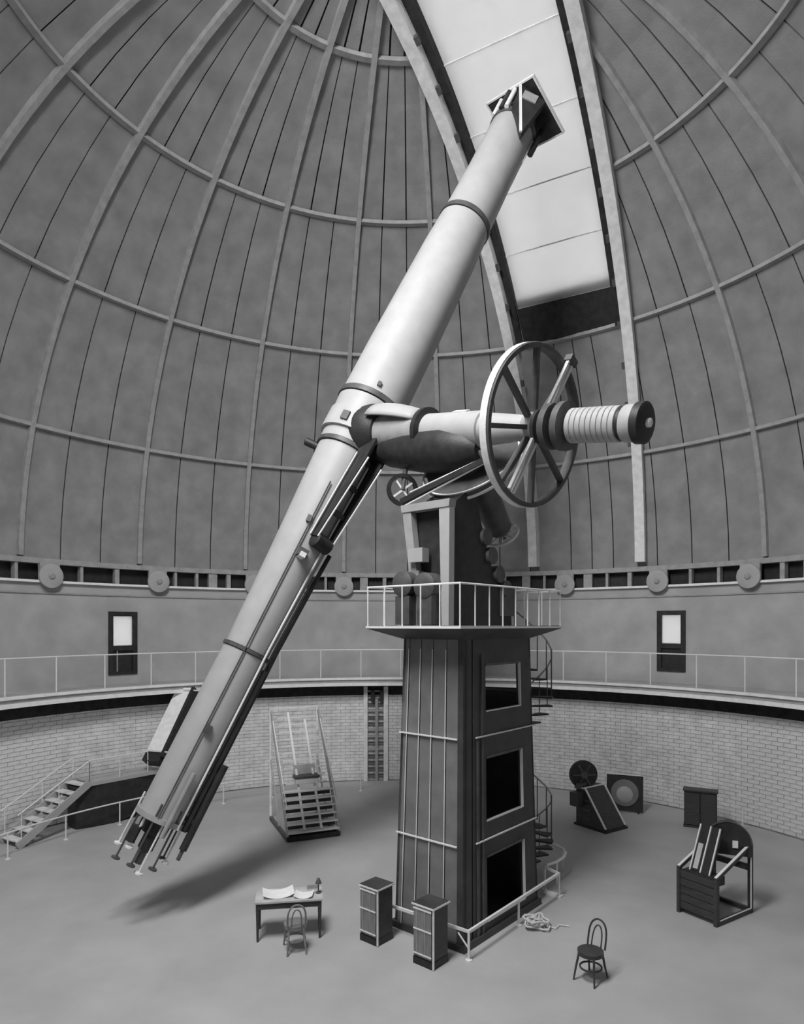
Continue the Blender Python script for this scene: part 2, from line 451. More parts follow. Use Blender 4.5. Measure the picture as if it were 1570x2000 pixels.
# slit arches, dark tracks and rollers
def arc_strip(d0, d1, r0, r1, b0, b1, N=72):          # box section swept over the slit
    m = MB(); d0 += OFF; d1 += OFF
    for j in range(N+1):
        b = radians(b0+(b1-b0)*j/N); rd = ES*cos(b)+Z*sin(b)
        m.v += [DC+EN*d+rd*r for d, r in ((d0, r0), (d1, r0), (d1, r1), (d0, r1))]
    for j in range(N):
        for q in range(4):
            q2 = (q+1) % 4; m.f.append((4*j+q, 4*j+q2, 4*j+4+q2, 4*j+4+q))
    m.f.append((0, 1, 2, 3)); m.f.append((4*N, 4*N+1, 4*N+2, 4*N+3))
    return m
rA = sqrt(RD*RD-1.9*1.9)
for sgn in (-1, 1):
    rA = sqrt(RD*RD-(OFF+sgn*1.9)**2)
    arc_strip(sgn*1.74, sgn*2.06, rA-.42, rA+.02, 2, 178).build('slit_arch', 'arch', dome)
    arc_strip(sgn*1.52, sgn*1.74, rA-.12, rA+.42, 36.5, 143).build('slit_track', 'dark_reveal_and_shade', dome)
    for j in range(15):
        b = radians(20+j*5.6); rd = ES*cos(b)+Z*sin(b); tg = ES*-sin(b)+Z*cos(b)
        MB().box(DC+EN*(OFF+sgn*1.70)+rd*(rA-.36), (.12, .2, .12), (EN, tg, rd)).build('roller_bracket', 'iron', dome)
rA = sqrt(RD*RD-1.9*1.9)
# lower shutter across the slit foot, far rear foot plate
arc_strip(-1.5, 1.5, rA+.02, rA+.06, 36.2, 41.4, 8).build('slit_foot_plate', 'dark_reveal_and_shade', dome)
arc_strip(-1.74, 1.74, rA+.3, rA+.34, 36, 42.4, 8).build('slit_foot_plate', 'dark_reveal_and_shade', dome)
for k in range(5):                                     # unseen leaves added to shut the slit overhead, so light enters further back
    arc_strip(-1.78, 1.78, rA+.12, rA+.16, 86.2+4.7*k, 86.2+4.7*(k+1)-.05, 4).build('added_shutter_leaf', 'panel', dome)
arc_strip(-1.9, 1.9, rA+.18, rA+.22, 86, 109.8, 12).build('added_shutter_skin', 'dark_reveal_and_shade', dome)  # unseen cover added over the leaves to block light
# translucent canvas wind curtain
cur = thing('wind_curtain', 'bright canvas wind curtain drawn across the dome slit', 'curtain', DC+ES*9.5+Z*9)
bs = [41.2, 48.4, 55.7, 63.2, 71.3, 79, 86]
for b0, b1 in zip(bs, bs[1:]):
    arc_strip(-1.68, 1.68, rA+.20, rA+.203, b0+.06, b1-.06, 6).build('canvas_panel', 'canvas', cur)
for b in bs:
    arc_strip(-1.66, 1.66, rA+.17, rA+.20, b-.07, b+.07, 1).build('batten', 'arch', cur)

# gallery railing
gl = thing('gallery_railing', 'thin white guard railing running round the gallery edge', 'railing', az(0, 11.35, ZG))
pts = [az(radians(-120+240*k/160), 11.35, EZ-.87) for k in range(161)]
MB().path(pts, .022, 6).build('top_rail', 'white_metal', gl, True)
d = -117
while d < 118:
    a = radians(d); MB().tube(az(a, 11.35, ZG), az(a, 11.35, EZ-.87), .018, 6).build('post', 'white_metal', gl, True); d += 7.3


# ------------------------------------------------------------------ iron pier column
E1 = V((.65, .76, 0)).normalized(); E2 = V((-E1.y, E1.x, 0))
NC = V((1.066, 11.46, 0)); CC = NC+E1*1.305+E2*.79
ZP = EZ-.03
def cp(s, t, z):                                      # column coordinates: s,t in -1..1, tapering with height
    k = 1-.125*z/ZP
    return CC+E1*s*1.305*k+E2*t*.79*k+Z*z
col = thing('telescope_pier', 'tall tapered iron column with railed platform carrying the telescope', 'column', CC)
def slab(face, u0, u1, z0, z1, th, off=0.0):
    # face 'L' (narrow, left), 'R' (long, right), 'B' (narrow, rear), 'A' (long, away); u runs -1..1
    def f(u, z):
        return {'L': cp(-1, -u, z), 'R': cp(u, -1, z), 'B': cp(1, u, z), 'A': cp(-u, 1, z)}[face]
    nrm = {'L': -E1, 'R': -E2, 'B': E1, 'A': E2}[face]
    q = [f(u0, z0), f(u1, z0), f(u1, z1), f(u0, z1)]
    return MB().add([p+nrm*off for p in q]+[p+nrm*(off-th) for p in q], [(0, 1, 2, 3), (7, 6, 5, 4), (0, 4, 5, 1), (1, 5, 6, 2), (2, 6, 7, 3), (3, 7, 4, 0)])
# u on the left face runs from the far left corner (-1 -> t=+1) to the near corner
RZ = [0, 1.78, 3.66, ZP-.02]
us = [-1, -.78, -.38, .02, .46, .84]
for z0, z1 in zip(RZ, RZ[1:]):
    for u0, u1 in zip(us, us[1:]):
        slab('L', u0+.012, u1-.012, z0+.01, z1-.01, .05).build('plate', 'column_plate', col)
slab('L', -1, 1, 0, ZP-.02, .04, -.055).build('core_wall', 'column_shaded', col)
slab('L', .84, 1.0, 0, ZP-.02, .09, .03).build('corner_post', 'column_shaded', col)
for u in us[1:-1]:
    MB().tube({'p': cp(-1, -u, .05)-E1*.03}['p'], cp(-1, -u, ZP-.4)-E1*.03, .009, 6).build('vertical_rod', 'white_metal', col)
for z in RZ[1:3]:
    MB().bar(cp(-1, 1.02, z)-E1*.03, cp(-1, -.84, z)-E1*.03, .035, .025).build('band', 'white_metal', col)
    MB().bar(cp(-.72, -1, z)-E2*.03, cp(1.0, -1, z)-E2*.03, .03, .022).build('band', 'white_metal', col)
# long right face: posts, piers and three framed openings
zb_ = [0, .28, 1.45, 2.1, 3.25, 4.1, 4.95, ZP-.02]
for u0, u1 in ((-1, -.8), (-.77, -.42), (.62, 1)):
    slab('R', u0, u1, 0, ZP-.02, .08).build('face_plate', 'column_shaded', col)
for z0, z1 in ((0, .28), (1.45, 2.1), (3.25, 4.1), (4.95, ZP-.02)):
    slab('R', -.42, .62, z0, z1, .08).build('face_plate', 'column_shaded', col)
slab('R', -.56, -.52, .1, ZP-.5, .03, .03).build('conduit', 'iron', col)
slab('R', -.68, -.64, .1, 3.6, .03, .03).build('conduit', 'iron', col)
for z0, z1 in ((.28, 1.45), (2.1, 3.25), (4.1, 4.95)):  # light on the bottom and right edges is painted white
    fr = slab('R', -.42, .62, z0-.01, z0+.012, .05, .02).build('lit_sill', 'white_metal', col)
    slab('R', .605, .625, z0, z1, .05, .02).build('lit_jamb', 'white_metal', col)
    slab('R', -.42, .62, z1-.02, z1+.03, .1, .01).build('lintel', 'iron', col)
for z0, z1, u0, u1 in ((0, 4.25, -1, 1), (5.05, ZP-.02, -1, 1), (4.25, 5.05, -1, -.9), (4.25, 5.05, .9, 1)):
    slab('A', u0, u1, z0, z1, .06).build('rear_plate', 'column_shaded', col)
for z0, z1 in ((0, 4.33), (5.0, ZP-.02)): slab('B', -1, 1, z0, z1, .06).build('rear_plate', 'column_shaded', col)
q = [CC+E1*s*1.36+E2*t*.845 for s, t in ((-1, -1), (1, -1), (1, 1), (-1, 1))]
MB().add(q+[p+Z*.12 for p in q], [(0, 1, 2, 3), (7, 6, 5, 4), (0, 4, 5, 1), (1, 5, 6, 2), (2, 6, 7, 3), (3, 7, 4, 0)]).build('plinth', 'column_shaded', col)
# platform
PA, PB = 1.80, 1.08
m = MB(); kk = .875
top = [CC+E1*s*PA+E2*t*PB for s, t in ((-1, -1), (1, -1), (1, 1), (-1, 1))]
bot = [CC+E1*s*1.305*kk*1.02+E2*t*.79*kk*1.02 for s, t in ((-1, -1), (1, -1), (1, 1), (-1, 1))]
m.add([p+Z*(ZP-.02) for p in top]+[p+Z*(ZP-.22) for p in bot], [(0, 1, 2, 3), (7, 6, 5, 4), (0, 4, 5, 1), (1, 5, 6, 2), (2, 6, 7, 3), (3, 7, 4, 0)])
m.build('bracket_skirt', 'column_shaded', col)
pf = MB().prism([(-PA, -PB), (PA, -PB), (PA, PB), (-PA, PB)], CC+Z*(ZP+.0), E1, E2, Z, .04).build('platform', 'white_metal', col)
MB().prism([(-PA+.03, -PB+.03), (PA-.03, -PB+.03), (PA-.03, PB-.03), (-PA+.03, PB-.03)], CC+Z*(ZP+.025), E1, E2, Z, .02).build('deck_plate', 'column_plate', pf)
rl = MB(); c4 = [CC+E1*s*(PA-.03)+E2*t*(PB-.03)+Z*(ZP+.74) for s, t in ((-1, -1), (1, -1), (1, 1), (-1, 1))]
rl.path(c4, .02, 6, closed=True); ro = rl.build('platform_rail', 'white_metal', col)
for i in range(4):
    a, b = c4[i], c4[(i+1) % 4]; N = 8 if i % 2 == 0 else 5
    for j in range(N):
        p = a.lerp(b, j/N); MB().tube(p-Z*.72, p, .014, 6).build('baluster', 'white_metal', ro)

# ------------------------------------------------------------------ equatorial mount
Z1, Z2 = 12.8, 16.5
p1, p2 = P(292, 1640, Z1), P(1015, 230, Z2)
U = (p2-p1).normalized(); LT = (p2-p1).length
def tpos(py):
    lo, hi = -3.0, LT+3
    for _ in range(50):
        t = (lo+hi)/2; q = p1+U*t
        if HOR-FPX*(q.z-EZ)/q.y > py: lo = t
        else: hi = t
    return (lo+hi)/2
tT = tpos(849); T = p1+U*tT
best = None
for k in range(400):
    zr = 9+k*.01; e = P(1258, 826, zr); a_ = (e-T).normalized()
    if best is None or abs(a_.dot(U)) < best[0]: best = (abs(a_.dot(U)), e)
END = best[1]; A = (END-T).normalized(); A = (A-U*A.dot(U)).normalized(); LA = (END-T).length
Wv = U.cross(A).normalized()
if Wv.y > 0: Wv = -Wv                                 # points towards the camera
def spos(px):
    lo, hi = -2.0, LA+3
    for _ in range(50):
        s_ = (lo+hi)/2; q = T+A*s_
        if 785+FPX*q.x/q.y < px: lo = s_
        else: hi = s_
    return (lo+hi)/2
k_ = (CC-T).dot(E2)/A.dot(E2); O = T+A*k_
# polar direction: 42.5 degrees up, perpendicular to the declination axis, rising towards the near left
cl, sl = cos(radians(42.5)), sin(radians(42.5))
best = None
for k in range(3600):
    ps = radians(150+k*.03); q = V((cl*sin(ps), cl*cos(ps), sl)); e = abs(q.dot(A))
    if best is None or e < best[0]: best = (e, q)
PD = best[1]
mo = thing('equatorial_mount', 'dark iron equatorial mounting head standing on the pier platform', 'telescope mount', CC+Z*(ZP+.035))
HO = CC+E2*.16
zpl = ZP+.035
prof = [(-.95, zpl), (-.93, 7.9), (-.45, 8.2), (-.15, 8.2), (0, 7.75), (.30, 7.0), (.62, 6.45), (1.12, 6.15), (1.15, zpl)]
MB().prism(prof, HO, E1, Z, E2, .86).build('head_casting', 'iron_black', mo)
# two pale pillars framing a dark opening on the narrow face
fo = HO-E1*.97
def pil(t0, z0, w0, t1, z1, w1, d=.16):
    m = MB(); q = [(t0-w0/2, z0), (t0+w0/2, z0), (t1+w1/2, z1), (t1-w1/2, z1)]
    return m.prism(q, fo-E1*d/2, E2, Z, E1, d)
pil(-.42, zpl, .16, -.40, 7.9, .24).build('pillar', 'paint_light', mo)
pil(.34, 6.7, .18, .50, 7.9, .2).build('pillar', 'paint_mid', mo)
pil(.40, zpl, .34, .34, 6.7, .3).build('pillar', 'paint_mid', mo)
MB().prism([(-.52, 7.82), (.6, 7.82), (.62, 7.96), (-.54, 7.96)], fo-E1*.08, E2, Z, E1, .2).build('crosshead', 'paint_mid', mo)
MB().box(fo-E1*.17+E2*.19+Z*6.98, (.2, .34, .26), (E1, E2, Z)).build('control_box', 'paint_light', mo)
for t_, z_ in ((.42, 6.45), (-.1, 6.4)):
    MB().lathe(fo-E1*.42+E2*t_+Z*z_, E1, [(0, .16), (.04, .24), (.34, .24), (.4, .1)], 18).build('drive_motor', 'iron', mo, True)
    MB().box(fo-E1*.22+E2*t_+Z*(zpl+.28), (.3, .34, .54), (E1, E2, Z)).build('motor_pedestal', 'iron', mo)
# drive train steps on the sloping back
for s_, z_, w_ in ((.35, 7.05, .5), (.62, 6.7, .6), (.88, 6.42, .66), (.15, 7.4, .4)):
    MB().lathe(HO+E1*s_-E2*.5+Z*z_, E2, [(0, .17), (w_, .17)], 16).build('gear_drum', 'iron', mo, True)
MB().box(HO+E1*.95+Z*(zpl+.5), (.5, .95, .62), (E1, E2, Z)).build('clock_case', 'iron', mo)
# polar axis housing, hour circle and slow-motion wheel
MB().lathe(O-PD*2.55, PD, [(0, .2), (.1, .27), (.9, .30), (1.5, .42), (1.9, .5), (2.1, .5), (2.3, .42), (2.55, .40)], 28).build('polar_axis', 'iron', mo, True)
hcm = MB().lathe(O-PD*.86, PD, [(0, .90), (.02, 1.0), (.10, 1.0), (.12, .90)], 56).build('hour_circle', 'iron', mo, True)
MB().ring(O-PD*.88, PD, 1.02, .05, .04, 56).build('rim_band', 'white_metal', hcm, True)
MB().ring(O-PD*.74, PD, 1.01, .03, .03, 56).build('rim_band', 'arch', hcm, True)
wc = O-PD*2.62
sw = MB().ring(wc, PD, .36, .05, .05, 32).build('slow_motion_wheel', 'arch', mo, True)
xx = PD.cross(Z).normalized(); yy = PD.cross(xx)
for k in range(4):
    d_ = xx*cos(k*pi/4+.3)+yy*sin(k*pi/4+.3); MB().bar(wc-d_*.35, wc+d_*.35, .035, .035, PD).build('spoke', 'arch', sw)
MB().tube(wc+PD*.12, wc-PD*.1, .07, 12).build('hub', 'iron', sw)

# ------------------------------------------------------------------ the great refractor
tel = thing('refracting_telescope', 'huge pale refracting telescope tube slanting up to the dome slit', 'telescope', T)
def tp(py): return tpos(py)-tT                        # distance along the tube from the declination axis
def rpx(py, w_): return w_/2*(p1+U*tpos(py)).y/FPX
TW = [(262, 88), (350, 91), (436, 99)], [(446, 101), (500, 109), (600, 117), (700, 125), (792, 129)], [(804, 131), (884, 122)], [(893, 117), (1000, 107), (1100, 98), (1268, 88)], [(1276, 90), (1400, 91), (1590, 92)]
for sec in TW:
    pr = sorted((tp(y), rpx(y, w_)) for y, w_ in sec)
    MB().lathe(T, U, pr, 48).build('tube_section', 'paint_light', tel, True)
for y, w_, wd in ((441, 101, .12), (798, 132, .12), (888.5, 121, .09), (1272, 91, .07)):
    MB().ring(T+U*tp(y), U, rpx(y, w_)-.01, wd, .07, 48).build('collar', 'iron', tel, True)
# objective end: cell, hood, square dew screen
to = tp(262); ro_ = rpx(262, 88)
cell = MB().lathe(T+U*to, U, [(0, ro_+.03), (.12, ro_+.03), (.14, ro_*.86), (.55, ro_*.74)], 36).build('objective_cell', 'iron', tel, True)
pxv = U.cross(V((0, 1, 0))).normalized()
if pxv.x < 0: pxv = -pxv
pyv = U.cross(pxv).normalized()
if (pyv.dot(V((0, 1, 0)))) < 0: pyv = -pyv            # away from the camera, up in the picture
th = radians(40)
s1 = pxv*cos(th)+pyv*sin(th); s2 = pxv*sin(th)-pyv*cos(th)
pc = T+U*(to+.62)+pxv*.12
scr = MB().box(pc, (1.46, 1.46, .05), (s1, s2, U)).build('square_screen', 'iron_black', tel)
for s_, v_, w_ in ((1, s1, s2), (-1, s1, s2), (1, s2, s1), (-1, s2, s1)):
    MB().bar(pc+v_*s_*.73-w_*.74, pc+v_*s_*.73+w_*.74, .04, .07, U).build('edge_strip', 'white_metal', scr)
hb = T+U*(to-.1)-pyv*(ro_*.8)+pxv*.1
MB().prism([(-.16, .02), (.34, -.62), (.5, .45), (-.2, .60)], T+U*to-pyv*(ro_+.06), pxv, U, pyv, .22).build('cell_hood', 'iron_black', tel)
MB().box(T+U*(to+.36)-pyv*(ro_+.185)+pxv*.14, (.36, .22, .03), (pxv, U, pyv)).build('hood_plate', 'paint_mid', tel)
MB().bar(T+U*(to-.64)-pyv*(ro_+.18)+pxv*.31, T+U*(to+.56)-pyv*(ro_+.18)-pxv*.20, .06, .05, pyv).build('hood_edge', 'white_metal', tel)
for x_, y_, l_, mt in ((-.42, -.45, .55, 'iron_black'), (-.55, -.2, .5, 'arch'), (-.3, -.55, .6, 'arch'), (.62, .1, .5, 'iron_black'), (.3, .6, .5, 'iron'), (-.4, .5, .5, 'iron')):
    b0 = T+U*(to+.05)+pxv*x_+pyv*y_; MB().tube(b0, b0+U*l_, .06, 10).build('screen_strut', mt, tel, True)
b0 = T+U*(to-.45)+pxv*(ro_+.1)-pyv*.12
MB().tube(b0, b0+U*.55, .075, 12).build('counterpoise', 'iron_black', tel, True)
MB().tube(b0-U*.3-pxv*.08, b0+U*.4-pxv*.08, .015, 6).build('counterpoise_rod', 'white_metal', tel)

# saddle and declination axis
def sp(px): return spos(px)
wx0 = (Z-A*Z.dot(A)).normalized()
r0 = rpx(849, 125)
MB().lathe(T+A*(r0*.55), A, [(0, .62), (r0*.35, .62), (r0*.62, .50), (r0*.75, .46)], 36).build('saddle', 'iron_black', tel, True)
MB().ring(T+U*tp(849), U, r0+.03, .5, .06, 48).build('saddle_band', 'paint_light', tel, True)
s_a, s_b = r0*1.25, sp(832)
MB().lathe(T, A, [(s_a, .40), (s_b-.3, .37), (s_b, .40)], 32).build('axis_neck', 'paint_mid', tel, True)
MB().lathe(T, A, [(s_b-.02, .40), (s_b, .47), (s_b+.10, .47), (s_b+.12, .40)], 36).build('flange', 'iron_black', tel, True)
s_c = sp(948)
MB().lathe(T, A, [(s_b+.1, .345), (s_c, .34)], 36).build('axis_sleeve', 'paint_light', tel, True)
s_w = sp(1042)
MB().lathe(T, A, [(s_c, .34), (s_c+.02, .30), (s_w-.12, .21), (s_w-.1, .13), (s_w+.3, .13)], 32).build('axis_cone', 'paint_light', tel, True)
# dark cradle below the axis and the slow-motion beam slung under it
MB().lathe(T-wx0*.36, A, [(s_a-.1, .22), (sp(770), .34), (sp(830), .44), (sp(880), .46), (sp(925), .36), (sp(945), .2)], 28).build('axis_cradle', 'iron_black', tel, True)
bl, br = P(787, 990, (T+A*sp(787)).y-.62), P(948, 903, (T+A*sp(948)).y-.42)
bd = (br-bl).normalized(); bw = (Z-bd*Z.dot(bd)).normalized()
sb_ = MB().bar(bl+bw*.11, br+bw*.04, .1, .10).build('slow_motion_beam', 'iron_black', tel)
MB().tube(bl, br, .022, 8).build('beam_rod', 'white_metal', sb_, True)
MB().tube(bl+bw*.2+bd*.25, br+bw*.09, .018, 8).build('beam_rod', 'arch', sb_, True)
MB().bar(br, br+bw*.3+V((0, .3, 0)), .05, .05).build('beam_hanger', 'iron', sb_)
MB().bar(bl.lerp(br, .35), bl.lerp(br, .35)+bw*.35+V((0, .3, 0)), .05, .05).build('beam_hanger', 'iron', sb_)
# curved fairing above the neck
fa = MB(); N = 10
for j in range(7):
    for i in range(N+1):
        th_ = radians(-62+124*i/N); s_ = s_a-.1+(s_b-s_a+.05)*j/6; rr_ = .62-.012*j*j*.5
        d_ = Z-A*Z.dot(A); d_.normalize(); e_ = A.cross(d_)
        fa.v.append(T+A*s_+(d_*cos(th_)+e_*sin(th_))*rr_)
for j in range(6):
    for i in range(N):
        q0 = j*(N+1)+i; fa.f.append((q0, q0+1, q0+N+2, q0+N+1))
fo_ = fa.build('fairing', 'paint_light', tel, True, fix=False)
md = fo_.modifiers.new('thick', 'SOLIDIFY'); md.thickness = .04
# the big spoked wheel
WR = 1.32
wo = T+A*s_w
wh = MB().ring(wo, A, WR, .17, .075, 72).build('spoked_wheel', 'iron', tel, True)
MB().ring(wo-A*.02, A, WR+.045, .13, .02, 72).build('rim_face', 'arch', wh, True)
wx = (Z-A*Z.dot(A)).normalized(); wy = A.cross(wx)
for k in range(8):
    d_ = wx*cos(k*pi/4+.18)+wy*sin(k*pi/4+.18)
    MB().bar(wo+d_*.12, wo+d_*(WR-.03), .075, .10, A).build('spoke', 'iron', wh)
MB().lathe(wo-A*.16, A, [(0, .2), (.05, .26), (.3, .26), (.34, .2)], 28).build('hub', 'paint_mid', wh, True)
d_ = wx*cos(-.46)+wy*sin(-.46)
if (d_).x < 0: d_ = wx*cos(.46)+wy*sin(.46)
for off in (-.06, .06):
    e_ = A.cross(d_)*off
    MB().bar(wo+A*.14+e_-d_*(WR*.98), wo+A*.14+e_+d_*(WR*1.06), .05, .06, A).build('clamp_bar', 'white_metal', wh)
MB().box(wo+A*.14+d_*WR*1.07, (.22, .12, .14), (A.cross(d_), d_, A)).build('clamp_head', 'iron', wh)
# hub discs, counterweights and end plate
for px, r_, t_ in ((1056, .30, .10), (1078, .38, .16), (1104, .40, .16)):
    s_ = sp(px); MB().lathe(T, A, [(s_-t_/2, r_*.8), (s_-t_/2+.02, r_), (s_+t_/2-.02, r_), (s_+t_/2, r_*.8)], 36).build('hub_disc', 'iron', tel, True)
MB().lathe(T, A, [(sp(1048), .17), (sp(1130), .2)], 20).build('axis_shaft', 'iron_black', tel, True)
x0, x1 = sp(1118), sp(1214); nd = 9
for j in range(nd):
    a0, a1 = x0+(x1-x0)*j/nd, x0+(x1-x0)*(j+1)/nd-.008
    MB().lathe(T, A, [(a0, .272), (a0+.006, .28), (a1-.006, .28), (a1, .272)], 40).build('counterweight', 'paint_light', tel, True)
MB().lathe(T, A, [(x1, .26), (x1+.06, .26)], 36).build('spacer_ring', 'iron_black', tel, True)
MB().lathe(T, A, [(x1+.06, .27), (x1+.08, .285), (LA-.12, .285)], 40).build('counterweight', 'paint_light', tel, True)
ep = MB().lathe(T, A, [(LA-.12, .285), (LA-.1, .315), (LA+.02, .315), (LA+.05, .26)], 40).build('end_plate', 'iron_black', tel, True)
MB().lathe(T, A, [(LA+.04, .07), (LA+.1, .07), (LA+.12, .04)], 14).build('end_boss', 'arch', ep, True)
# name plate on the sleeve
d_ = (Z*.9+V((0, -.6, 0))); d_ = (d_-A*d_.dot(A)).normalized()
MB().box(T+A*(sp(905))+d_*.35, (.34, .12, .03), (A, A.cross(d_), d_)).build('bearing_cap', 'white_metal', tel)
# gusset truss under the saddle
def ta(py, s_, w_=0.0): return T+U*tp(py)+A*s_+Wv*w_
ra = rpx(1000, 107)
for w_ in (-.22, .22):
    MB().prism([(tp(855), r0*.8), (tp(855), r0*1.5), (tp(905), r0*1.45), (tp(1052), ra+.12), (tp(1052), ra*.8)], T+Wv*w_, U, A, Wv, .06).build('gusset', 'iron_black', tel)
    MB().tube(ta(905, r0*1.5, w_), ta(1052, ra+.14, w_), .02, 6).build('gusset_rod', 'white_metal', tel)
    MB().tube(ta(900, r0*1.05, w_*1.4), ta(1052, ra*.98, w_*1.4), .018, 6).build('gusset_rod', 'white_metal', tel)
for y_ in (900, 950, 1000):
    MB().bar(ta(y_, ra*1.1, -.22), ta(y_, ra*1.1, .22), .1, .1, A).build('gusset_tie', 'iron', tel)
MB().lathe(ta(1056, ra+.04, -.22), Wv, [(0, .12), (.02, .17), (.42, .17), (.44, .12)], 18).build('gusset_foot', 'iron_black', tel, True)
# hand wheel hanging by the neck
hw = P(786, 957, (T+A*sp(790)).y-.25)
hx = (A*.55-V((0, 1, 0))*.8+Z*.1).normalized()
h1 = MB().ring(hw, hx, .29, .08, .075, 32).build('hand_wheel', 'iron_black', tel, True)
q1 = hx.cross(Z).normalized(); q2 = hx.cross(q1)
for d_ in ((q1*.8+q2*.6), (q1*-.6+q2*.8)):
    MB().bar(hw-d_*.26, hw+d_*.26, .04, .04, hx).build('spoke', 'arch', h1)
MB().tube(hw, T+A*sp(800)-Z*.2, .05, 10).build('wheel_shaft', 'iron', h1)
# small fittings on the tube
lf = -A                                              # side away from the declination axis, left in the picture
q = T+U*tp(897); rr_ = rpx(897, 117)
MB().lathe(q-pxv*(rr_-.02), -pxv, [(0, .09), (.3, .09), (.32, .06)], 14).build('clamp_screw', 'iron_black', tel, True)
def on_tube(py, ang, extra=0.0):
    # surface point: ang 0 faces the camera, positive to the right
    t_ = tp(py); ws = [w_ for sec in TW for w_ in sec]; ws.sort()
    for (ya, wa_), (yb, wb_) in zip(ws, ws[1:]):
        if ya <= py <= yb: w_ = wa_+(wb_-wa_)*(py-ya)/(yb-ya); break
    else: w_ = 92
    r_ = rpx(py, w_)+extra; front = pxv.cross(U)
    if front.y > 0: front = -front
    d_ = pxv*sin(ang)+front*cos(ang)
    return T+U*t_+d_*r_, d_
for py, ang, sz, mt in ((1087, .35, (.2, .16, .22), 'iron'), (1092, .35, (.12, .1, .3), 'white_metal'), (852, -.35, (.16, .2, .1), 'iron'), (1030, .05, (.1, .14, .08), 'iron'), (782, .1, (.08, .1, .05), 'iron'), (1420, .25, (.12, .16, .1), 'iron')):
    c_, d_ = on_tube(py, ang, sz[2]/2)
    MB().box(c_, sz, (U.cross(d_), U, d_)).build('tube_fitting', mt, tel)
def rod(y0, y1, ang, ex, r_, mt, name='control_rod', seg=14):
    pts = [on_tube(y0+(y1-y0)*k/seg, ang, ex)[0] for k in range(seg+1)]
    MB().path(pts, r_, 6, up=(1, 0, 0)).build(name, mt, tel, True)
rod(905, 1600, 1.02, .06, .022, 'white_metal'); rod(960, 1590, .12, .05, .016, 'iron'); rod(1060, 1600, 1.6, .1, .05, 'iron_black'); rod(1290, 1600, 1.35, .09, .06, 'iron_black')
rod(1100, 1600, 2.0, .05, .02, 'paint_mid')
# eye end
te = tp(1590); re_ = rpx(1590, 92)
MB().lathe(T+U*(te-.12), U, [(0, re_*.75), (.02, re_+.05), (.12, re_+.05)], 36).build('tail_plate', 'paint_mid', tel, True)
MB().lathe(T+U*(te-.75), U, [(0, .10), (.05, .15), (.35, .15), (.36, .24), (.64, .26)], 24).build('tail_piece', 'iron_black', tel, True)
MB().lathe(T+U*(te-1.0), U, [(0, .07), (.26, .07)], 14).build('eyepiece', 'iron', tel, True)
front = pxv.cross(U)
if front.y > 0: front = -front
for ang, rr_, ln, mt in ((-2.2, .46, .75, 'iron'), (-1.5, .50, .8, 'arch'), (-1.0, .44, 1.0, 'iron'), (-.5, .42, .7, 'arch'), (0, .47, .95, 'iron'), (.45, .40, 1.05, 'arch'), (.9, .46, .9, 'iron'), (1.4, .48, .75, 'arch'), (2.3, .46, .8, 'iron')):
    d_ = pxv*sin(ang)+front*cos(ang); b0 = T+U*(te+.25)+d_*rr_; b1 = T+U*(te-ln)+d_*rr_
    hr = MB().tube(b0, b1, .02, 8).build('hand_rod', mt, tel, True)
    if ang > -2.3: MB().lathe(b1-U*.03, U, [(0, .06), (.01, .085), (.04, .085), (.05, .06)], 16).build('hand_knob', 'arch' if mt == 'arch' else 'iron', hr, True)
fd = T+U*(te-.42)+pxv*(re_+.22)+front*.1
MB().tube(fd, fd+U*1.75, .075, 14).build('finder_telescope', 'iron_black', tel, True)
MB().tube(fd-U*.2, fd, .04, 10).build('finder_eyepiece', 'iron', tel, True)
for k in (.55, 1.5):
    MB().bar(fd+U*k, fd+U*k-pxv*.26, .05, .08, U).build('finder_bracket', 'iron', tel)
fd = T+U*(te-.3)+pxv*(re_*.6)+front*(re_+.02)
MB().tube(fd, fd+U*1.3, .045, 12).build('finder_telescope', 'paint_mid', tel, True)
fd = T+U*(te-.45)-pxv*(re_*.55)+front*(re_*.8)
MB().box(fd, (.16, .3, .16), (pxv, U, front)).build('illuminator_box', 'iron_black', tel)

# ------------------------------------------------------------------ low guard rail round the pier foot
RH = .49
na_, nl, nr = V((1.13, 11.18, 0)), V((-.30, 12.30, 0)), V((3.28, 13.80, 0))
g = thing('guard_rail', 'low white guard rail round the foot of the iron column', 'railing', na_)
ne_ = V((3.06, 14.16, 0))
MB().path([nl+Z*RH, na_+Z*RH, nr+Z*RH, ne_+Z*RH], 0, rect=(.05, .05)).build('top_rail', 'white_metal', g)
for p in (na_, na_.lerp(nr, .5), nr, ne_, nl, na_.lerp(nl, .5)):
    MB().tube(p, p+Z*RH, .022, 8).build('post', 'white_metal', g)
    MB().lathe(p, Z, [(0, .06), (.02, .06), (.03, .03)], 12).build('foot', 'white_metal', g)
MB().bar(na_+Z*.2, na_.lerp(nl, .12)+Z*.42, .02, .02).build('brace', 'white_metal', g)
MB().box(nr+V((-.1, .1, .02)), (.4, .16, .04), (E2, E1, Z)).build('sill_plate', 'white_metal', g)
g = thing('curved_handrail', 'white curved handrail looping behind the right side of the column', 'railing', (3.4, 15.1, 0))
cpts = [V(p) for p in ((3.12, 14.28, 0), (3.40, 14.50, 0), (3.62, 14.78, 0), (3.74, 15.08, 0), (3.74, 15.36, 0), (3.62, 15.62, 0), (3.42, 15.82, 0), (3.16, 15.95, 0), (2.8, 16.02, 0), (2.4, 16.02, 0))]
MB().path([p+Z*RH for p in cpts], .03, 8).build('top_rail', 'white_metal', g, True)
for k in (1, 4, 7, 9):
    MB().tube(cpts[k], cpts[k]+Z*RH, .018, 6).build('post', 'white_metal', g)

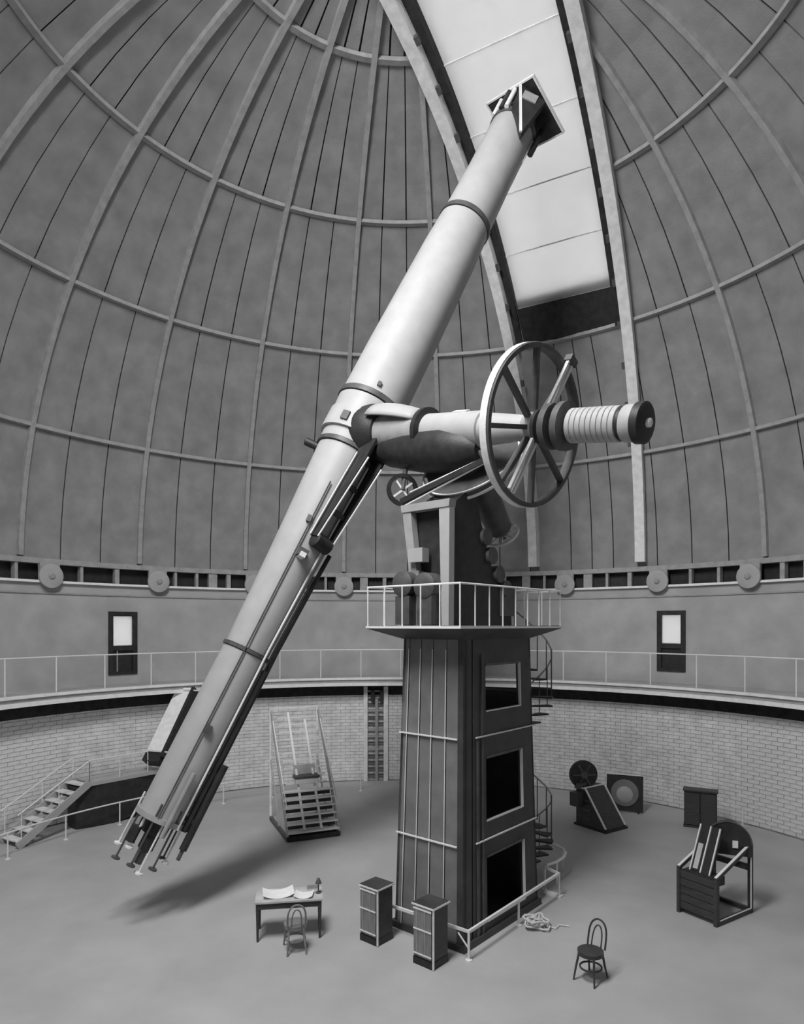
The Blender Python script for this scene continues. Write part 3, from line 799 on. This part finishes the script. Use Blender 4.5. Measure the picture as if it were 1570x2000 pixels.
# ------------------------------------------------------------------ spiral stair behind the column
sc_ = V((2.78, 14.95, 0))
g = thing('spiral_stair', 'dark iron spiral stair rising behind the column to its platform', 'stair', sc_)
MB().tube(sc_, sc_+Z*5.5, .06, 12).build('newel', 'iron', g, True)
hp = []
for k in range(25):
    a = radians(20+k*24); z_ = .21+k*.215
    def rp(an, r_): return sc_+V((sin(an)*r_, cos(an)*r_, 0))
    a2 = a+radians(27)
    if z_ < 5.45:
        t_ = MB(); q = [rp(a, .06), rp(a, .62), rp((a+a2)/2, .63), rp(a2, .62), rp(a2, .06)]
        t_.add([p+Z*z_ for p in q]+[p+Z*(z_-.035) for p in q], [(0, 1, 2, 3, 4), (9, 8, 7, 6, 5)]+[(i, (i+1) % 5, 5+(i+1) % 5, 5+i) for i in range(5)])
        t_.build('tread', 'iron_black', g)
        MB().tube(rp(a, .6)+Z*z_, rp(a, .6)+Z*(z_+.85), .012, 5).build('baluster', 'iron', g)
    hp.append(rp(a, .6)+Z*(z_+.85))
MB().path(hp, .02, 6).build('handrail', 'paint_mid', g, True)

# ------------------------------------------------------------------ two instrument cabinets
def cabinet(near, label, hgt):
    c = near+E1*.21+E2*.215
    t = thing('instrument_cabinet', label, 'cabinet', c, 'instrument cabinets in front of the column')
    L, D_ = .43, .42
    MB().box(c+Z*(hgt/2+.05), (D_-.02, L-.02, hgt-.1), (E1, E2, Z)).build('body', 'wood_dark', t)
    MB().box(c+Z*.06, (D_, L, .12), (E1, E2, Z)).build('plinth', 'iron_black', t)
    MB().box(c+Z*(hgt-.012), (D_+.03, L+.03, .03), (E1, E2, Z)).build('top', 'wood_dark', t)
    f0 = c-E1*(D_/2+.0)
    dr = MB().box(f0-E1*.005+Z*(hgt*.56), (.03, L-.06, hgt*.8), (E1, E2, Z)).build('door', 'wood_mid', t)
    for z_ in (.2, .60, .93):
        MB().box(f0-E1*.025+Z*(hgt*z_), (.012, L-.05, .022), (E1, E2, Z)).build('door_rail', 'white_metal' if z_ != .2 else 'arch', dr)
    for s_ in (-.06, .12):
        MB().box(f0-E1*.022+E2*s_+Z*(hgt*.57), (.012, .014, hgt*.7), (E1, E2, Z)).build('glazing_bar', 'paint_mid', dr)
    MB().box(f0-E2*(L/2)+E1*.005+Z*(hgt*.5), (.026, .026, hgt-.02), (E1, E2, Z)).build('lit_corner_edge', 'arch', t)  # light on the cabinet's corner and top edges painted as pale strips
    MB().box(f0-E1*.018+Z*(hgt-.012), (.012, L+.03, .03), (E1, E2, Z)).build('top_edge', 'white_metal', t)
    MB().box(c-E2*(L/2+.02)+Z*(hgt-.012), (D_+.03, .012, .03), (E1, E2, Z)).build('top_edge', 'white_metal', t)
cabinet(G(737, 1850), 'dark upright instrument cabinet nearer the writing table', 1.01)
cabinet(G(846, 1897), 'dark upright instrument cabinet nearest the front column corner', 1.02)

# ------------------------------------------------------------------ writing table, papers, chairs
ta_ = G(497, 1764, .72); tb_ = G(630, 1756, .72)
tx = V(((tb_-ta_).x, (tb_-ta_).y, 0)); TWd = tx.length; tx.normalize(); ty = V((-tx.y, tx.x, 0)); TDp = .62
tc_ = V((ta_.x, ta_.y, 0))+tx*TWd/2+ty*TDp/2
t = thing('writing_table', 'small dark wooden writing table strewn with white papers', 'table', tc_)
MB().box(tc_+Z*.705, (TWd, TDp, .03), (tx, ty, Z)).build('table_top', 'wood_pale', t)
MB().box(tc_-ty*(TDp/2-.04)+Z*.635, (TWd-.1, .025, .11), (tx, ty, Z)).build('apron', 'wood_dark', t)
MB().box(tc_+ty*(TDp/2-.04)+Z*.635, (TWd-.1, .025, .11), (tx, ty, Z)).build('apron', 'wood_dark', t)
for s_ in (-1, 1): MB().box(tc_+tx*s_*(TWd/2-.04)+Z*.635, (.025, TDp-.1, .11), (tx, ty, Z)).build('apron', 'wood_dark', t)
for i in (-1, 1):
    for j in (-1, 1):
        MB().lathe(tc_+tx*i*(TWd/2-.05)+ty*j*(TDp/2-.05), Z, [(0, .02), (.3, .026), (.58, .034), (.69, .034)], 8).build('leg', 'wood_dark', t)
def sheet(cx, cy, wd, dp, rot, hgt, lab, curl):
    m = MB(); N = 8; c_, s_ = cos(rot), sin(rot); X_ = tx*c_+ty*s_; Y_ = -tx*s_+ty*c_; o = tc_+tx*cx+ty*cy+Z*.7205
    for lv in (0, 1):
        for i in range(N+1):
            u = i/N-.5; zz = (curl*(abs(u)*2)**2.2 if lv or True else 0)+(hgt if lv else 0)
            for j in (-.5, .5): m.v.append(o+X_*u*wd+Y_*j*dp+Z*zz)
    n2 = 2*(N+1)
    for i in range(N):
        a = 2*i; m.f.append((a, a+2, a+3, a+1)); m.f.append((n2+a, n2+a+1, n2+a+3, n2+a+2))
        m.f.append((a, n2+a, n2+a+2, a+2)); m.f.append((a+1, a+3, n2+a+3, n2+a+1))
    m.f.append((0, 1, n2+1, n2)); m.f.append((2*N, n2+2*N, n2+2*N+1, 2*N+1))
    tag(m.build('paper_sheet', 'paper', smooth=False), lab, 'paper')
sheet(-.2, .03, .56, .42, .1, .004, 'large white paper with curled ends on the left of the table', .07)
sheet(.27, -.1, .34, .3, -.15, .004, 'smaller curled white paper on the right of the table', .05)
bk = thing('book', 'closed pale book lying at the back right table corner', 'book', tc_+tx*(.43)+ty*.21+Z*.7205)
bo = tc_+tx*(.43)+ty*.21
MB().box(bo+Z*.738, (.2, .15, .027), (tx, ty, Z)).build('pages', 'paper', bk); MB().box(bo+Z*.7225, (.21, .16, .004), (tx, ty, Z)).build('cover', 'wood_mid', bk); MB().box(bo+Z*.7535, (.21, .16, .004), (tx, ty, Z)).build('cover', 'wood_mid', bk)
# upright stand on the right table end
st = tc_+tx*(TWd/2-.07)-ty*.02
t = thing('desk_lamp', 'small dark upright lamp at the right end of the table', 'lamp', st+Z*.72)
MB().lathe(st+Z*.72, Z, [(0, .055), (.015, .055), (.02, .012), (.2, .012)], 14).build('stand', 'iron', t, True)
MB().lathe(st+Z*.9, Z, [(0, .06), (.09, .025), (.1, .01)], 14).build('shade', 'iron', t, True)

def chair(loc, face, label, mt):
    t = thing('bentwood_chair', label, 'chair', loc, 'bentwood chairs on the observing floor', local=True, rot=face)
    # local: chair faces -Y, back at +Y
    MB().lathe((0, 0, .44), (0, 0, 1), [(0, .19), (.01, .205), (.03, .205), (.035, .19)], 28).build('seat', mt, t, True)
    MB().ring((0, 0, .43), (0, 0, 1), .185, .05, .03, 28).build('seat_ring', mt, t, True)
    for x_ in (-1, 1):
        MB().path([(x_*.13, -.12, .44), (x_*.16, -.165, .22), (x_*.185, -.20, 0)], [.02, .018, .014], 8).build('leg', mt, t, True)
        MB().path([(x_*.125, .14, .45), (x_*.14, .19, .22), (x_*.165, .245, 0)], [.02, .018, .014], 8).build('leg', mt, t, True)
    MB().ring((0, .01, .2), (0, 0, 1), .17, .022, .022, 28).build('stretcher_ring', mt, t, True)
    hp_ = [(.155*cos(pi*k/16)*(1.0+.12*sin(pi*k/16)), .17+.10*min(1, (.02+.40*sin(pi*k/16)**.55)/.42), .46+.42*sin(pi*k/16)**.55) for k in range(17)]
    MB().path(hp_, .016, 8, up=(0, 1, 0)).build('back_hoop', mt, t, True)
    hp_ = [(.085*cos(pi*k/16), .17+.085*sin(pi*k/16)**.6, .46+.33*sin(pi*k/16)**.6) for k in range(17)]
    MB().path(hp_, .012, 8, up=(0, 1, 0)).build('inner_hoop', mt, t, True)
gp = G(1153, 1913)
chair(gp, atan2(-.72, .69), 'bentwood chair standing alone on the open floor right of the column', 'wood_dark')
gp = tc_-ty*.62+tx*.12
chair(gp, atan2(tx.y, tx.x)+pi+.12, 'bentwood chair drawn up to the front of the writing table', 'wood_mid')

# coil of rope
rc = V((2.52, 12.42, 0)); m = []
t = thing('rope_coil', 'loose pale coil of rope on the floor by the guard rail', 'rope', rc)
pts = []
for k in range(150):
    a = k*.33; r_ = .16+.06*sin(k*.21)+.04*sin(k*1.3); pts.append(rc+V((cos(a)*r_+.05*sin(k*.05), sin(a)*r_, .03+k*.0011+.02*sin(k*.7))))
MB().path(pts, .018, 6).build('coil', 'rope', t, True)
MB().path([rc+V((.2, 0, .02)), rc+V((.35, -.1, .02)), rc+V((.45, .05, .02)), rc+V((.62, .0, .02))], .016, 6).build('loose_end', 'rope', t, True)

# ------------------------------------------------------------------ right-hand apparatus case with inclined slide
ax_ = V((.84, .54, 0)).normalized(); ay_ = V((-ax_.y, ax_.x, 0)); n0 = G(1400, 1812)
t = thing('apparatus_case', 'large dark open sided apparatus case with inclined slide and dark disc', 'instrument', n0+ax_*.6+ay_*.42)
LX, LY, H0, H1 = 1.22, .84, .88, 1.34
def q3(x_, y_, z_): return n0+ax_*x_+ay_*y_+Z*z_
for k in range(5):
    MB().box(q3(.03, LY/2, .10+k*(H0-.12)/5+.07), (.04, LY-.08, (H0-.12)/5-.012), (ax_, ay_, Z)).build('front_board', 'wood_dark', t)
MB().box(q3(.045, LY/2, H0/2+.02), (.02, LY-.06, H0-.1), (ax_, ay_, Z)).build('front_backing', 'iron_black', t)
for y_ in (.03, LY-.03):
    MB().box(q3(.03, y_, H0/2), (.08, .07, H0), (ax_, ay_, Z)).build('front_post', 'wood_dark', t)
    MB().box(q3(LX-.04, y_, H1/2), (.08, .07, H1), (ax_, ay_, Z)).build('rear_post', 'wood_dark', t)
    MB().bar(q3(0, y_, H0+.0), q3(LX, y_, H1), .07, .06).build('slope_rail', 'wood_dark', t)
    MB().bar(q3(0, y_, H0+.04), q3(LX, y_, H1+.04), .05, .014).build('lit_rail_strip', 'white_metal', t)  # light along the sloping rail, painted as a white strip
    MB().bar(q3(0, y_, .05), q3(LX, y_, .05), .07, .08).build('base_rail', 'wood_dark', t)
MB().bar(q3(.1, .0, .1), q3(LX-.08, .0, .1), .02, .014).build('base_capping', 'white_metal', t)
MB().bar(q3(LX-.085, -.008, .1), q3(LX-.085, -.008, H1-.1), .02, .014).build('post_edge', 'white_metal', t)
MB().box(q3(LX-.04, LY/2, .06), (.07, LY, .08), (ax_, ay_, Z)).build('base_rail', 'wood_dark', t)
MB().box(q3(LX-.04, LY/2, H1*.66), (.05, LY-.1, .12), (ax_, ay_, Z)).build('cross_rail', 'wood_dark', t)
MB().box(q3(LX/2, LY-.04, .45), (LX-.2, .02, .75), (ax_, ay_, Z)).build('far_side_panel', 'wood_pale', t)
MB().box(q3(.22, LY*.5, H0-.10), (.34, LY-.16, .16), (ax_, ay_, Z)).build('cradle', 'iron_black', t)
# inclined slide
sd = (ax_*.40+Z*.9).normalized(); so = q3(.2, LY*.55, H0-.04); sn = sd.cross(ay_).normalized()
if sn.dot(ax_) > 0: sn = -sn
sl_ = MB().box(so+sd*.46, (.44, .92, .08), (ay_, sd, sn)).build('slide_board', 'iron_black', t)
for y_ in (-.21, -.02, .2):
    MB().box(so+sd*.46+ay_*y_+sn*.05, (.025, .92, .03), (ay_, sd, sn)).build('slide_rail', 'white_metal', sl_)
MB().box(so+sd*.3+ay_*.1+sn*.05, (.1, .5, .02), (ay_, sd, sn)).build('slide_plate', 'wood_pale', sl_)
# dark half disc behind the slide
dn = ay_*-.55-ax_*.83+Z*.05; dn.normalize(); dcn = q3(.93, LY*.40, 1.34)
hd = MB(); N = 20; dx = dn.cross(Z).normalized(); dy = dx.cross(dn)
if dx.x < 0: dx = -dx
if dy.z < 0: dy = -dy
poly = [(.42*cos(pi*k/N), .43*sin(pi*k/N)) for k in range(N+1)]+[(-.42, -.22), (.42, -.22)]
hd.prism(poly, dcn, dx, dy, dn, .14).build('half_disc', 'iron_black', t)
MB().path([dcn+dx*.42*cos(pi*k/N)+dy*.43*sin(pi*k/N)+dn*.075 for k in range(N+1)], .014, 6, up=dn).build('disc_edge', 'iron', t, True)
MB().box(dcn+dn*.08+dx*.12+dy*.0, (.1, .14, .03), (dx, dy, dn)).build('disc_plate', 'arch', t)

# ------------------------------------------------------------------ second case: sloping front ramp and wheel
ax_ = V((.83, .56, 0)).normalized(); ay_ = V((-ax_.y, ax_.x, 0)); n0 = G(1182, 1628)
t = thing('ramp_case', 'dark wedge shaped case with sloping front and wheel beside the column', 'instrument', n0+ax_*.45+ay_*.5)
LX, LY, HT = .86, 1.02, 1.08
def q4(x_, y_, z_): return n0+ax_*x_+ay_*y_+Z*z_
MB().prism([(.0, .0), (LY, .0), (LY, HT), (LY-.3, HT), (0, .08)], q4(LX/2, 0, 0), ay_, Z, ax_, LX).build('body', 'wood_dark', t)
for x_ in (.02, LX-.02):
    MB().bar(q4(x_, 0, .1), q4(x_, LY-.3, HT+.02), .05, .03).build('slope_edge', 'white_metal', t)
MB().bar(q4(0, LY-.3, HT+.015), q4(LX, LY-.3, HT+.015), .04, .03).build('top_edge', 'white_metal', t)
MB().bar(q4(-.01, LY-.3, HT), q4(-.01, LY, HT), .03, .03).build('top_edge', 'arch', t)
MB().box(q4(LX/2, LY/2, .03), (LX+.08, LY+.1, .06), (ax_, ay_, Z)).build('plinth', 'iron_black', t)
dn = (-ay_*.75+ax_*-.4).normalized()
dk = q4(.18, LY-.1, HT+.34)
wd_ = MB().lathe(dk-dn*.08, dn, [(0, .34), (.02, .40), (.14, .40), (.16, .34)], 32).build('wheel', 'iron_black', t, True)
MB().lathe(dk+dn*.08, dn, [(0, .12), (.04, .1)], 16).build('wheel_hub', 'iron', wd_, True)
x_ = dn.cross(Z).normalized(); y_ = x_.cross(dn)
for k in range(6):
    d_ = x_*cos(k*pi/3)+y_*sin(k*pi/3); MB().bar(dk+dn*.085+d_*.1, dk+dn*.085+d_*.33, .04, .02, dn).build('wheel_spoke', 'iron', wd_)
MB().box(q4(.18, LY-.1, HT+.04), (.5, .2, .16), (ax_, ay_, Z)).build('wheel_bearing', 'iron', t)
MB().box(q4(-.14, LY-.15, .78), (.26, .3, .38), (ax_, ay_, Z)).build('side_box', 'wood_dark', t)
for k in range(3):
    MB().box(q4(-.015, LY-.4, .25+k*.25), (.02, .25, .05), (ax_, ay_, Z)).build('side_fitting', 'iron', t)

# dial board
bc = G(1220, 1584); bx_ = V((.93, -.37, 0)).normalized(); by_ = V((-bx_.y, bx_.x, 0))
if by_.y < 0: by_ = -by_
t = thing('dial_board', 'square dark board with pale round dial leaning near the brick wall', 'board', bc)
W_, H_ = 1.06, 1.08; bo = bc+Z*(H_/2+.02)
tl = (Z*.98+by_*.2).normalized(); nn = bx_.cross(tl).normalized()
if nn.y > 0: nn = -nn
MB().box(bo, (W_, H_, .06), (bx_, tl, nn)).build('board', 'iron_black', t)
MB().lathe(bo+nn*.03, nn, [(0, .40), (.03, .40), (.035, .36)], 36).build('dial_ring', 'column_plate', t, True)
MB().lathe(bo+nn*.065-tl*.05, nn, [(0, .24), (.03, .20), (.05, .08)], 28).build('dial', 'paint_light', t, True)
MB().box(bo+tl*(H_/2)+nn*.01, (W_, .03, .09), (bx_, tl, nn)).build('top_edge', 'white_metal', t)
for s_ in (-1, 1): MB().box(bc+bx_*s_*.4+by_*.05+Z*.03, (.06, .5, .06), (bx_, by_, Z)).build('foot', 'iron_black', t)

# dark cabinet against the right wall
cc_ = G(1366, 1619)+V((.12, .2, 0)); bx_ = V((.86, -.42, 0)).normalized(); by_ = V((.42, .86, 0)).normalized()
t = thing('wall_cabinet', 'plain dark upright box cabinet standing by the right brick wall', 'cabinet', cc_)
MB().box(cc_+Z*.53, (.84, .36, .98), (bx_, by_, Z)).build('body', 'iron_black', t)
MB().box(cc_+Z*.03, (.88, .4, .06), (bx_, by_, Z)).build('plinth', 'wood_dark', t)
MB().box(cc_+Z*1.035, (.9, .42, .04), (bx_, by_, Z)).build('top', 'wood_dark', t)
for s_ in (-.21, .21):
    d_ = MB().box(cc_+bx_*s_-by_*.19+Z*.53, (.38, .025, .88), (bx_, by_, Z)).build('door', 'wood_dark', t)
    MB().box(cc_+bx_*(s_*.2)-by_*.215+Z*.56, (.02, .03, .08), (bx_, by_, Z)).build('handle', 'iron', d_)
# lone stanchion
sp_ = G(1450, 1624)
t = thing('stanchion', 'thin white post standing by the right brick wall', 'post', sp_)
MB().tube(sp_, sp_+Z*.66, .018, 8).build('shaft', 'white_metal', t, True); MB().lathe(sp_, Z, [(0, .07), (.02, .07), (.03, .02)], 14).build('foot', 'white_metal', t, True)

# ------------------------------------------------------------------ wheeled observing ladder
lo_ = G(562, 1645); lx = V((.92, .39, 0)).normalized(); ly = V((-lx.y, lx.x, 0))
def L3(x_, y_, z_): return lo_+lx*x_+ly*y_+Z*z_
t = thing('observing_ladder', 'pale stepped observing ladder with seat standing left of the column', 'ladder', L3(.7, 1.1, 0))
LW, LD, LH = 1.4, 2.15, 3.25
def sl3(x_, f_, dz=0): return L3(x_, f_*LD*.96, .12+f_*(LH-.2)+dz)
for x_ in (0, LW):
    MB().bar(sl3(x_, 0), sl3(x_, 1), .05, .09).build('stringer', 'paint_mid', t)
    MB().bar(L3(x_, LD, .05), L3(x_, LD, LH), .06, .06).build('back_post', 'arch', t)
    MB().bar(L3(x_, 0, .07), L3(x_, LD, .07), .08, .1).build('base_beam', 'iron', t)
    for y_ in (.1, LD-.1): MB().lathe(L3(x_-.03, y_, .06), lx, [(0, .06), (.06, .06)], 16).build('castor', 'iron_black', t, True)
    MB().bar(L3(x_, LD*.5, .1), L3(x_, LD, LH*.55), .04, .04).build('side_brace', 'paint_mid', t)
MB().bar(L3(0, 0, .07), L3(LW, 0, .07), .1, .12).build('base_beam', 'iron_black', t)
MB().bar(L3(0, LD, LH), L3(LW, LD, LH), .05, .05).build('top_bar', 'arch', t)
for k in range(16):
    f_ = (k+.5)/16.5; deep = .2 if k < 6 else .07
    m_ = MB(); c_ = sl3(LW/2, f_); m_.box(c_, (LW if k < 6 else LW-.25, deep, .035), (lx, ly, Z)); m_.build('tread', 'white_metal', t)
    if k < 6: MB().box(c_+ly*.1-Z*.09, (LW-.05, .02, .15), (lx, ly, Z)).build('riser', 'iron', t)
for x_ in (LW*.33, LW*.66):
    MB().bar(sl3(x_, .02, .06), sl3(x_, .97 if x_ < .6 else .9, .06), .06, .05).build('seat_rail', 'white_metal', t)
cs = sl3(LW*.5, .40, .16)
st_ = MB().box(cs, (.7, .36, .06), (lx, ly, Z)).build('seat', 'iron', t)
MB().box(cs+ly*.18+Z*.16, (.6, .04, .26), (lx, ly, Z)).build('seat_back', 'wood_pale', st_)
MB().box(cs-Z*.1-ly*.1, (.66, .2, .12), (lx, ly, Z)).build('seat_frame', 'arch', st_)
for x_ in (0, LW):
    MB().bar(sl3(x_, .05, .55), sl3(x_, 1, .0), .025, .025).build('handrail', 'arch', t)

# guide frame on the far wall
wa = atan2(P(735, 1400, 23.8).x, 23.8-DC.y); y = V((sin(wa), cos(wa), 0)); x = V((cos(wa), -sin(wa), 0)); o = az(wa, RW-.14, 0)
t = thing('guide_frame', 'tall pale iron guide frame on the far wall left of the column', 'frame', o)
for s_, w_ in ((-.38, .14), (.36, .16)):
    MB().box(o+x*s_+Z*1.72, (w_, .12, 3.44), (x, y, Z)).build('upright', 'arch', t)
MB().box(o+x*.02-y*.0+Z*1.5, (.1, .08, 3.0), (x, y, Z)).build('rack', 'paint_mid', t)
for k in range(14):
    MB().box(o+Z*(.22+k*.235), (.62, .06, .06), (x, y, Z)).build('rung', random.choice(('arch', 'paint_mid', 'iron')), t)
for s_ in (-.12, .2): MB().box(o+x*s_-y*.08+Z*3.1, (.14, .12, .4), (x, y, Z)).build('pulley_block', 'iron_black', t)

# ------------------------------------------------------------------ stairs on the left
f1 = V((-9.75, 16.75, 0)); f2 = V((-8.72, 18.45, 0)); HL = 1.28
sdv = (f2-f1).normalized(); run = (f2-f1).length; so_ = V((-sdv.y, sdv.x, 0))
t = thing('floor_stair', 'steep pale stair with handrails rising from the floor at far left', 'stair', f1)
for s_ in (0, .78):
    MB().bar(f1+so_*s_+Z*.05, f2+so_*s_+Z*HL, .05, .2).build('stringer', 'paint_light', t)
    MB().tube(f1+so_*s_+Z*.85, f2+so_*s_+Z*(HL+.62), .02, 6).build('handrail', 'white_metal', t)
    for k in (.05, .55, 1):
        p = f1.lerp(f2, k)+so_*s_+Z*(HL*k); MB().tube(p, p+Z*.8-Z*.18*k, .014, 6).build('baluster', 'white_metal', t)
for k in range(7):
    p = f1+sdv*run*(k+.5)/7+so_*.39+Z*(HL*(k+1)/7-.03)
    MB().box(p, (.74, .24, .035), (so_, sdv, Z)).build('tread', 'arch', t)
    MB().box(p+sdv*.1-Z*.09, (.74, .02, .15), (so_, sdv, Z)).build('riser', 'iron', t)
g0, g1 = f2, V((-7.62, 19.80, 0)); ld = (g1-g0).normalized(); lo2 = V((-ld.y, ld.x, 0)); ll = (g1-g0).length
t = thing('stair_landing', 'pale stair landing with dark curved skirt beside the left brick wall', 'landing', (g0+g1)/2)
MB().prism([(0, 0), (ll+.5, 0), (ll+.5, .8), (0, .8)], g0+Z*(HL-.05), ld, lo2, Z, .1).build('deck', 'paint_light', t)
sk = MB(); N = 14
pr_ = []
for k in range(N+1):
    u = k/N; pr_.append((u*(ll+.7)-.3, .18-.2*sin(pi*u)))
sk.v = []
for k, (a, b) in enumerate(pr_):
    tp_ = HL-.1; bt = .02+.35*max(0, (k/N-.45))
    sk.v += [g0+ld*a+lo2*b+Z*bt, g0+ld*a+lo2*b+Z*tp_, g0+ld*a+lo2*(b+.5)+Z*tp_, g0+ld*a+lo2*(b+.5)+Z*bt]
for k in range(N):
    for q in range(4):
        q2 = (q+1) % 4; sk.f.append((4*k+q, 4*k+q2, 4*k+4+q2, 4*k+4+q))
sk.f += [(0, 1, 2, 3), (4*N, 4*N+1, 4*N+2, 4*N+3)]
sk.build('skirt', 'iron_black', t, True)
MB().tube(g0+Z*(HL+.62), g1+Z*(HL+.62), .02, 6).build('handrail', 'white_metal', t)
for k in (0, .5, 1):
    p = g0.lerp(g1, k); MB().tube(p+Z*HL, p+Z*(HL+.62), .014, 6).build('baluster', 'white_metal', t)
# enclosed upper flight to the gallery
h0, h1 = P(303, 1482, 19.95), P(366, 1348, 21.35)
fd_ = (h1-h0).normalized(); fx = V((.94, -.34, 0)); fx = (fx-fd_*fx.dot(fd_)).normalized(); fn = fx.cross(fd_)
if fn.y > 0: fn = -fn
t = thing('boxed_stair', 'steep boxed stair with pale face climbing to the gallery at left', 'stair', V((h0.x, h0.y, HL)))
L_ = (h1-h0).length
MB().box((h0+h1)/2, (.62, L_, .30), (fx, fd_, fn)).build('casing', 'rim', t)
MB().box((h0+h1)/2+fx*.36, (.1, L_, .46), (fx, fd_, fn)).build('side_string', 'iron_black', t)
MB().box(h0-fn*.02+fd_*.0, (.62, .30, .36), (fx, fd_, fn)).build('foot_box', 'iron_black', t)
MB().bar(h0+fd_*.16-fx*.42+fn*.2, h0+fd_*.16+fx*.5+fn*.2, .04, .04).build('cross_bar', 'white_metal', t)
MB().bar(h1-fx*.1+fn*.18-fd_*.1, h1+fx*.62+fn*.18-fd_*.1, .04, .04).build('cross_bar', 'white_metal', t)
# curved guard rail along the left edge of the floor
RL = 10.16
t = thing('floor_rail', 'long white guard rail curving along the left edge of the floor', 'railing', az(radians(-50), RL, 0))
MB().path([az(radians(-82+75*k/60), RL, .64) for k in range(61)], .022, 6).build('top_rail', 'white_metal', t, True)
for d in (-79, -70.3, -61.2, -52.3, -43, -34, -25, -16, -8):
    a = radians(d); p = az(a, RL, 0)
    MB().tube(p, p+Z*.64, .02, 6).build('post', 'white_metal', t, True); MB().lathe(p, Z, [(0, .06), (.02, .06), (.03, .02)], 10).build('foot', 'white_metal', t)
